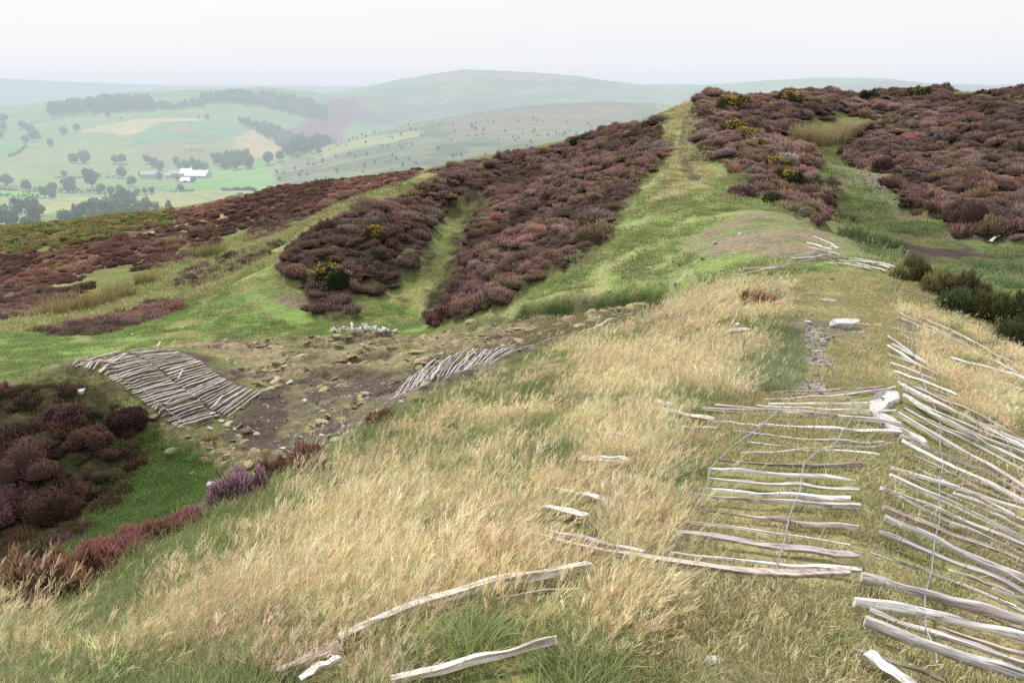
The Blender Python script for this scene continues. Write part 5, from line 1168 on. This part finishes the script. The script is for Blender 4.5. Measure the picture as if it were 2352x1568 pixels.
TR = [
 (45,912,85,'round tree alone at the left edge of the valley floor'),(175,620,60,'left tree of the dark cluster on the left hillside'),(240,608,90,'largest tree of the dark cluster on the left hillside'),(215,562,70,'upper tree of the dark cluster on the left hillside'),
 (347,638,52,'single tree right of the dark hillside cluster'),(155,520,60,'tree above the dark hillside cluster'),(437,565,64,'left of the two trees at the tip of the orange field'),(530,540,58,'right of the two trees at the tip of the orange field'),
 (665,430,56,'left of the pair of small trees high on the hill'),(743,440,50,'right of the pair of small trees high on the hill'),(835,455,20,'tiny tree beyond the small pair'),(1426,458,42,'tree at the right end of the upper field'),(1370,448,22,'small bush left of the tree at the upper field end'),
 (1672,495,60,'tree at the top of the wooded gully'),(505,758,72,'left tree of the dark pair in the middle field'),(582,758,98,'right and broader tree of the dark pair in the middle field'),(792,760,62,'left tree of the second pair in the middle field'),(842,760,72,'right tree of the second pair in the middle field'),
 (1020,760,62,'upper tree of the sloping row behind the farm'),(1060,785,72,'second tree of the sloping row behind the farm'),(1105,808,76,'lowest tree of the sloping row behind the farm'),(838,862,88,'big round tree left of the farm'),(676,865,46,'small tree left of the big round one'),
 (450,858,52,'small tree above the long hedge'),(970,853,40,'narrow tree at the left farmhouse'),(1106,872,52,'round tree in front of the left farmhouse'),(1222,878,46,'round tree in front of the grey barn'),(908,915,78,'tree at the left corner of the farm field'),
 (635,935,112,'tallest pointed tree in the valley hedgerow'),(480,960,112,'broad tree left of the tallest one in the hedgerow'),(368,955,72,'medium tree left in the hedgerow'),(182,950,82,'low wide tree far left in the hedgerow'),(695,965,72,'dark tree right of the tallest in the hedgerow'),
 (310,996,82,'bright green tree in front of the hedgerow'),(360,1000,70,'tree beside the bright green one'),(825,950,50,'dark little tree over the hedgerow middle'),(845,1018,104,'thin crowned tree below the hedgerow'),(945,978,52,'left tree of the short dark row'),(1000,970,48,'middle tree of the short dark row'),(1048,966,52,'right tree of the short dark row'),
 (770,970,60,'bushy tree joining the hedgerow right part'),(1245,950,58,'bush on the near side of the farm field'),(1332,895,52,'tree beside the small lower barn'),(1970,1004,116,'large tree at the edge of the sheep field nearest the moor'),(1657,1062,112,'round tree rising behind the moor heather'),(1865,958,56,'small tree left of the large one by the sheep field'),
 (50,1205,170,'large dark tree at the lower left of the valley'),(180,1212,92,'dark tree right of the large lower left one'),(240,1215,72,'small tree near the lower left pair'),(1720,792,92,'right tree of the clump above the farm field'),(1632,795,84,'middle tree of the clump above the farm field'),(1552,790,84,'left tree of the clump above the farm field'),
 (1850,765,98,'big tree where the gully meets the farm field'),(1930,745,80,'tree right of the big gully tree'),(303,1222,66,'lowest small tree in the left valley'),(30,475,60,'faint bush at the far left hillside'),(20,530,60,'second faint bush at the far left hillside'),(10,585,44,'lowest faint bush at the far left hillside')]
for i, t in enumerate(TR): tree(i, *t, h=1.25 if 'pointed' in t[3] else .95)
# hedges
def hedge(pts, label, i, wm=3.0, h=2.2, col=(.06, .09, .04)):
    P = [FG.cast(*z1(x, y)) for x, y in pts]; c = P[0].copy(); g = np.random.default_rng(i); q = []; T = []
    for a, b in zip(P[:-1], P[1:]):
        n = int((b-a).length*2.2)+4
        for _ in range(n):
            t = g.random(); p = a.lerp(b, t); zz = float(FG.h(p.x, p.y)); k = g.random(); p = np.array((p.x-c.x+g.normal()*wm*.3, p.y-c.y+g.normal()*wm*.3, zz-c.z+k*h*(.7+.6*g.random())))
            u = g.normal(size=3); u = u/np.linalg.norm(u)*.7; v = np.cross(u, g.normal(size=3)); v = v/np.linalg.norm(v)*.6; q += [p-u-v, p+u-v, p+u+v, p-u+v]; T += [k]*4
    o = obj('hedge', np_mesh('hedge', q, np.arange(len(q)).reshape(-1, 4), [MTREE], {'tip': ('FLOAT', T), 'rnd': ('FLOAT', np.repeat(g.random(len(q)//4), 4))}), None, c); o.color = tuple(col)+(1,); tag(o, label, 'hedge')
for i, (pts, lab, h) in enumerate([
 ([(-100,935),(100,945),(270,955),(420,960),(560,965),(760,975),(900,965)],'long dark hedge along the valley floor left of the farm',5),([(-100,985),(100,992),(280,995)],'low hedge below the bright green strip at left',3),
 ([(380,858),(590,862)],'short straight hedge above the hedgerow trees',2),([(725,862),(830,862)],'short hedge at the foot of the big round tree',3),([(1180,955),(1330,950)],'thin hedge before the farm field',2),([(1535,945),(1760,955)],'dark hedge at the right end of the farm field',2.5),
 ([(200,492),(440,450)],'faint hedge climbing the left hillside',4),([(60,720),(190,640)],'hedge edging the left green field',5),([(760,1040),(850,1015),(940,985)],'hedge sloping beneath the thin crowned tree',5),([(1260,680),(1400,680)],'dark scrub line in the middle of the brown field',5),
 ([(-60,930),(110,950)],'thin hedge at the far left valley floor',3)]): hedge(pts, lab, i, h=h)
# woods
WC = protos('wood_tree', [crown(850+i, 150, 5, i > 2) for i in range(5)], MTREE_I)
def wood(name, poly, per_ha, size, label, seed, col=(.105, .14, .085), hs=1.0, clip=None):
    R_ = FG.region(z_list(poly), 20) if clip is None else clip; a0, a1, l0, l1 = R_[:, 0].min(), R_[:, 0].max(), R_[:, 1].min(), R_[:, 1].max()
    rng = np.random.default_rng(seed); n = int((a1-a0)*(math.exp(2*l1)-math.exp(2*l0))/2*per_ha/1e4)
    a = a0+(a1-a0)*rng.random(n); l = .5*np.log(math.exp(2*l0)+(math.exp(2*l1)-math.exp(2*l0))*rng.random(n)); k = mask(R_, a, l, .001, .003, fbm(a*60, l*60, 3, 3)) > .5
    a, l = a[k], l[k]; r = np.exp(l); x, y = r*np.sin(a), r*np.cos(a); m = len(x); s = size*(.65+.7*rng.random(m)); print(name, m)
    return gn_scatter(name, WC, np.stack([x, y, FG.h(x, y)], -1), np.stack([0*x, 0*x, rng.random(m)*6.28], -1), np.stack([s, s, s*hs], -1), rng.integers(0, 5, m), cols(rng, m, [col, tuple(c*1.25 for c in col)], [2, 1], .15), label)
def z_list(l): return [z1(x, y) for x, y in l]
def strip_region(pts, r0, r1):
    return np.array([(azlr(*ray(*z1(x, y))[:2])[0], math.log(r0)) for x, y in pts]+[(azlr(*ray(*z1(x, y))[:2])[0], math.log(r1)) for x, y in pts[::-1]])
wood('plantation', None, 130, 19, 'dark plantation along the left hilltop', 31, clip=strip_region([(330,330),(640,270),(820,260),(1045,270)], 2120, 2230), hs=1.15)
wood('small_plantation', None, 120, 12, 'thin line of trees in the dip of the hilltop', 32, clip=strip_region([(1045,270),(1130,285),(1200,290),(1300,285),(1400,280)], 2150, 2230))
wood('ridge_plantation', None, 120, 16, 'dark conifer plantation along the right hilltop', 33, clip=strip_region([(1380,285),(1600,265),(1850,245),(2050,250),(2250,280)], 2200, 2320), hs=1.2)
wood('gully_wood', [(1670,470),(1760,500),(1900,540),(2050,590),(2200,640),(2290,620),(2200,690),(2000,720),(1960,690),(1900,620),(1800,560),(1700,510)], 60, 17, 'dark wood filling the gully between the hills', 34)
wood('bank_wood', [(390,1200),(440,1120),(560,1090),(760,1050),(990,1055),(1100,1100),(1240,1110),(1100,1170),(700,1200)], 150, 6.5, 'scrubby dark wood on the slope below the sheep field', 35)
wood('stream_wood', [(1150,800),(1250,785),(1400,800),(1600,800),(1480,830),(1400,825),(1200,810)], 60, 12, 'trees along the stream behind the farm', 36)
wood('farm_copse', [(1480,760),(1600,720),(1700,735),(1740,790),(1500,800)], 70, 13, 'copse above the farm field', 37)
wood('spur_scrub', [(1850,800),(1920,700),(2200,600),(2800,500),(3600,450),(4400,480),(4000,800),(2700,940),(1900,950)], 5.5, 4.5, 'scattered thorn bushes on the valley spur', 38, col=(.08, .11, .06))
wood('valley_scrub', [(100,1100),(260,1060),(300,1120),(260,1200),(100,1190)], 80, 8, 'scrub in the hollow beside the lower left trees', 39)
# farm
def building(x, y, w, hgt, depth, label, roofm, rz=0.0, name='barn', op=False):
    p = FG.cast(*z1(x, y)); d = p.length; W = w/3.0/F*d; H = hgt; e = empty(name, p, rz); tag(e, label, name.replace('_', ' '))
    D = depth; v = [(-W/2,-D/2,-1),(W/2,-D/2,-1),(W/2,D/2,-1),(-W/2,D/2,-1),(-W/2,-D/2,H),(W/2,-D/2,H),(W/2,D/2,H),(-W/2,D/2,H),(-W/2,0,H+D*.22),(W/2,0,H+D*.22)]
    def pm(nm, v, f, m): me = bpy.data.meshes.new(nm); me.from_pydata(v, [], f); me.materials.append(m); me.update(); return me
    obj('wall', pm('wall', v, [(0,1,5,4),(1,2,6,9,5),(2,3,7,6),(3,0,4,8,7)], MWALL), e)
    o = 1.0; rv = [(-W/2-o,-D/2-o,H-o*.4+.1),(W/2+o,-D/2-o,H-o*.4+.1),(W/2+o,0,H+D*.22+.15),(-W/2-o,0,H+D*.22+.15),(W/2+o,D/2+o,H-o*.4+.1),(-W/2-o,D/2+o,H-o*.4+.1)]
    rv += [(a, b, c+.3) for a, b, c in rv]
    obj('roof', pm('roof', rv, [(0,1,2,3),(3,2,4,5),(6,9,8,7),(9,11,10,8),(0,6,7,1),(5,4,10,11),(0,3,9,6),(3,5,11,9),(1,7,8,2),(2,8,10,4)], roofm), e)
    n = max(1, int(W/9))
    for k in range(n):
        cx = -W/2+(k+.5)*W/n; hw = 1.6 if op else .8
        obj('door' if op else 'window', pm('opening', [(cx-hw,-D/2-.05,.1 if op else 1.4),(cx+hw,-D/2-.05,.1 if op else 1.4),(cx+hw,-D/2-.05,3.0 if not op else 3.4),(cx-hw,-D/2-.05,3.0 if not op else 3.4)], [(0,1,2,3)], MDARK), e)
building(1290,848,64,4.5,22,'white roofed barn standing highest at the farm',MROOFW,.15,op=True)
building(1370,858,128,3.5,24,'long pale roofed shed right of the white barn',MROOFW,-.05,'shed',True)
building(1290,890,62,2.6,14,'small pale roofed shed alone below the farm',MROOFW,.05,'shed',True)
building(1028,862,84,5.5,11,'long grey farmhouse at the left of the farmstead',MROOFG,.1,'farmhouse')
building(1072,850,40,5,9,'small grey outbuilding behind the long farmhouse',MROOFG,-.3,'outbuilding')
building(1205,856,54,5.5,12,'grey stone house beside the white barn',MROOFG,.2,'house')
building(1165,862,26,4,8,'little cottage between the farmhouse and the grey stone house',MROOFG,-.1,'cottage')
# sheep
def sheep_mesh():
    vs = []; fs = []
    add_tube(vs, fs, [Vector((-.55,0,.62)),Vector((-.5,0,.66)),Vector((-.3,0,.7)),Vector((0,0,.7)),Vector((.3,0,.71)),Vector((.48,0,.76)),Vector((.6,0,.84)),Vector((.72,0,.8)),Vector((.84,0,.7)),Vector((.9,0,.66))], [.04,.2,.29,.31,.29,.2,.13,.11,.08,.03], 8)
    for x, y in ((-.35,.14),(-.35,-.14),(.32,.13),(.32,-.13)): add_tube(vs, fs, [Vector((x,y,.5)),Vector((x-.02,y,.28)),Vector((x,y,0))], [.08,.045,.035], 5)
    return np_mesh('sheep', vs, fs, [MWOOL])
SHM = sheep_mesh(); g = random.Random(3)
SPOTS = [(1075,962),(1130,965),(1190,960),(1260,968),(1315,998),(1345,1000),(1378,998),(1380,962),(1455,962),(1510,962),(1552,962),(1610,964),(1640,964),(1700,966),(1740,966),(1815,990),(1822,968),(1230,1008),(1880,965),(2090,942),(2120,945),(2150,955),(2170,942),(2200,942),(2225,944),(2060,980),(2090,982),(2040,985),(320,1018),(375,1014),(395,1012),(425,1012),(205,1025),(230,1020),(710,985),(745,980),(520,1000),(600,995),(140,1030),(180,1035)]
for i, (x, y) in enumerate(SPOTS):
    p = FG.cast(*z1(x, y)); o = obj('sheep', SHM, None, p, (0, 0, g.uniform(0, 6.28)), (1.25,)*3)
    tag(o, 'white sheep grazing on the pale field before the hedgerow' if x > 1000 else 'white sheep on the left pale field beside the hedgerow', 'sheep', 'sheep right' if x > 1000 else 'sheep left')
    o['group'] = 'sheep in the right pale field' if x > 1000 else 'sheep in the left pale field'

# ------------------------------------------------------------------ daylight
SUN_AZ, SUN_EL = math.radians(-28), math.radians(48)          # bearing from the view direction, towards the left
cam = bpy.data.cameras.new('camera'); co_ = bpy.data.objects.new('camera', cam); COL.objects.link(co_); scene.camera = co_
cam.sensor_width = 36; cam.lens = 36*F/SW; cam.clip_start = .05; cam.clip_end = 80000; co_.rotation_euler = (math.pi/2-PITCH, 0, 0)
su = bpy.data.lights.new('sun', 'SUN'); su.energy = 3.7; su.angle = math.radians(3); su.color = (1, .96, .90)
so = bpy.data.objects.new('sun', su); COL.objects.link(so)
dirv = Vector((math.sin(SUN_AZ)*math.cos(SUN_EL), math.cos(SUN_AZ)*math.cos(SUN_EL), math.sin(SUN_EL))); so.rotation_euler = dirv.to_track_quat('Z', 'Y').to_euler()
w = bpy.data.worlds.new('World'); scene.world = w; w.use_nodes = True; nt = w.node_tree; nt.nodes.clear()
N = nt.nodes.new; out = N('ShaderNodeOutputWorld'); bg = N('ShaderNodeBackground'); sky = N('ShaderNodeTexSky'); sky.sky_type = 'NISHITA'; sky.sun_disc = False
sky.sun_elevation = SUN_EL; sky.sun_rotation = SUN_AZ; sky.air_density = 1.5; sky.dust_density = 3
tc = N('ShaderNodeTexCoord'); sx = N('ShaderNodeSeparateXYZ'); nt.links.new(tc.outputs['Generated'], sx.inputs[0])
rp = N('ShaderNodeValToRGB'); nt.links.new(sx.outputs[2], rp.inputs[0]); e = rp.color_ramp.elements
e[0].position = 0.0; e[0].color = (.80, .87, .95, 1); e[1].position = .16; e[1].color = (1.0, .995, 1.0, 1); x = e.new(.022); x.color = (.90, .935, .98, 1); x = e.new(.06); x.color = (.955, .96, .99, 1)
sc = N('ShaderNodeMix'); sc.data_type = 'RGBA'; sc.blend_type = 'MULTIPLY'; sc.inputs[0].default_value = 1; nt.links.new(sky.outputs[0], sc.inputs[6]); sc.inputs[7].default_value = (.1, .1, .1, 1)
nz = N('ShaderNodeTexNoise'); nz.inputs['Scale'].default_value = 2.2; nz.inputs['Detail'].default_value = 4; mp = N('ShaderNodeMapping'); mp.inputs['Scale'].default_value = (1, 1, 4)
nt.links.new(tc.outputs['Generated'], mp.inputs[0]); nt.links.new(mp.outputs[0], nz.inputs['Vector'])
cr = N('ShaderNodeValToRGB'); nt.links.new(nz.outputs['Fac'], cr.inputs[0]); cr.color_ramp.elements[0].position = .3; cr.color_ramp.elements[0].color = (.975, .98, .99, 1); cr.color_ramp.elements[1].position = .7; cr.color_ramp.elements[1].color = (1.02, 1.015, 1.01, 1)
cm = N('ShaderNodeMix'); cm.data_type = 'RGBA'; cm.blend_type = 'MULTIPLY'; cm.inputs[0].default_value = 1; nt.links.new(rp.outputs[0], cm.inputs[6]); nt.links.new(cr.outputs[0], cm.inputs[7])
mx = N('ShaderNodeMix'); mx.data_type = 'RGBA'; mx.inputs[0].default_value = .92; nt.links.new(sc.outputs[2], mx.inputs[6]); nt.links.new(cm.outputs[2], mx.inputs[7])
nt.links.new(mx.outputs[2], bg.inputs[0]); bg.inputs[1].default_value = 1.02; nt.links.new(bg.outputs[0], out.inputs[0])
scene.view_settings.view_transform = 'Standard'; scene.view_settings.look = 'None'; scene.view_settings.exposure = 0; scene.view_settings.gamma = 1
scene.cycles.max_bounces = 5; scene.cycles.diffuse_bounces = 2; scene.cycles.transmission_bounces = 3; scene.cycles.glossy_bounces = 1; scene.cycles.use_denoising = False
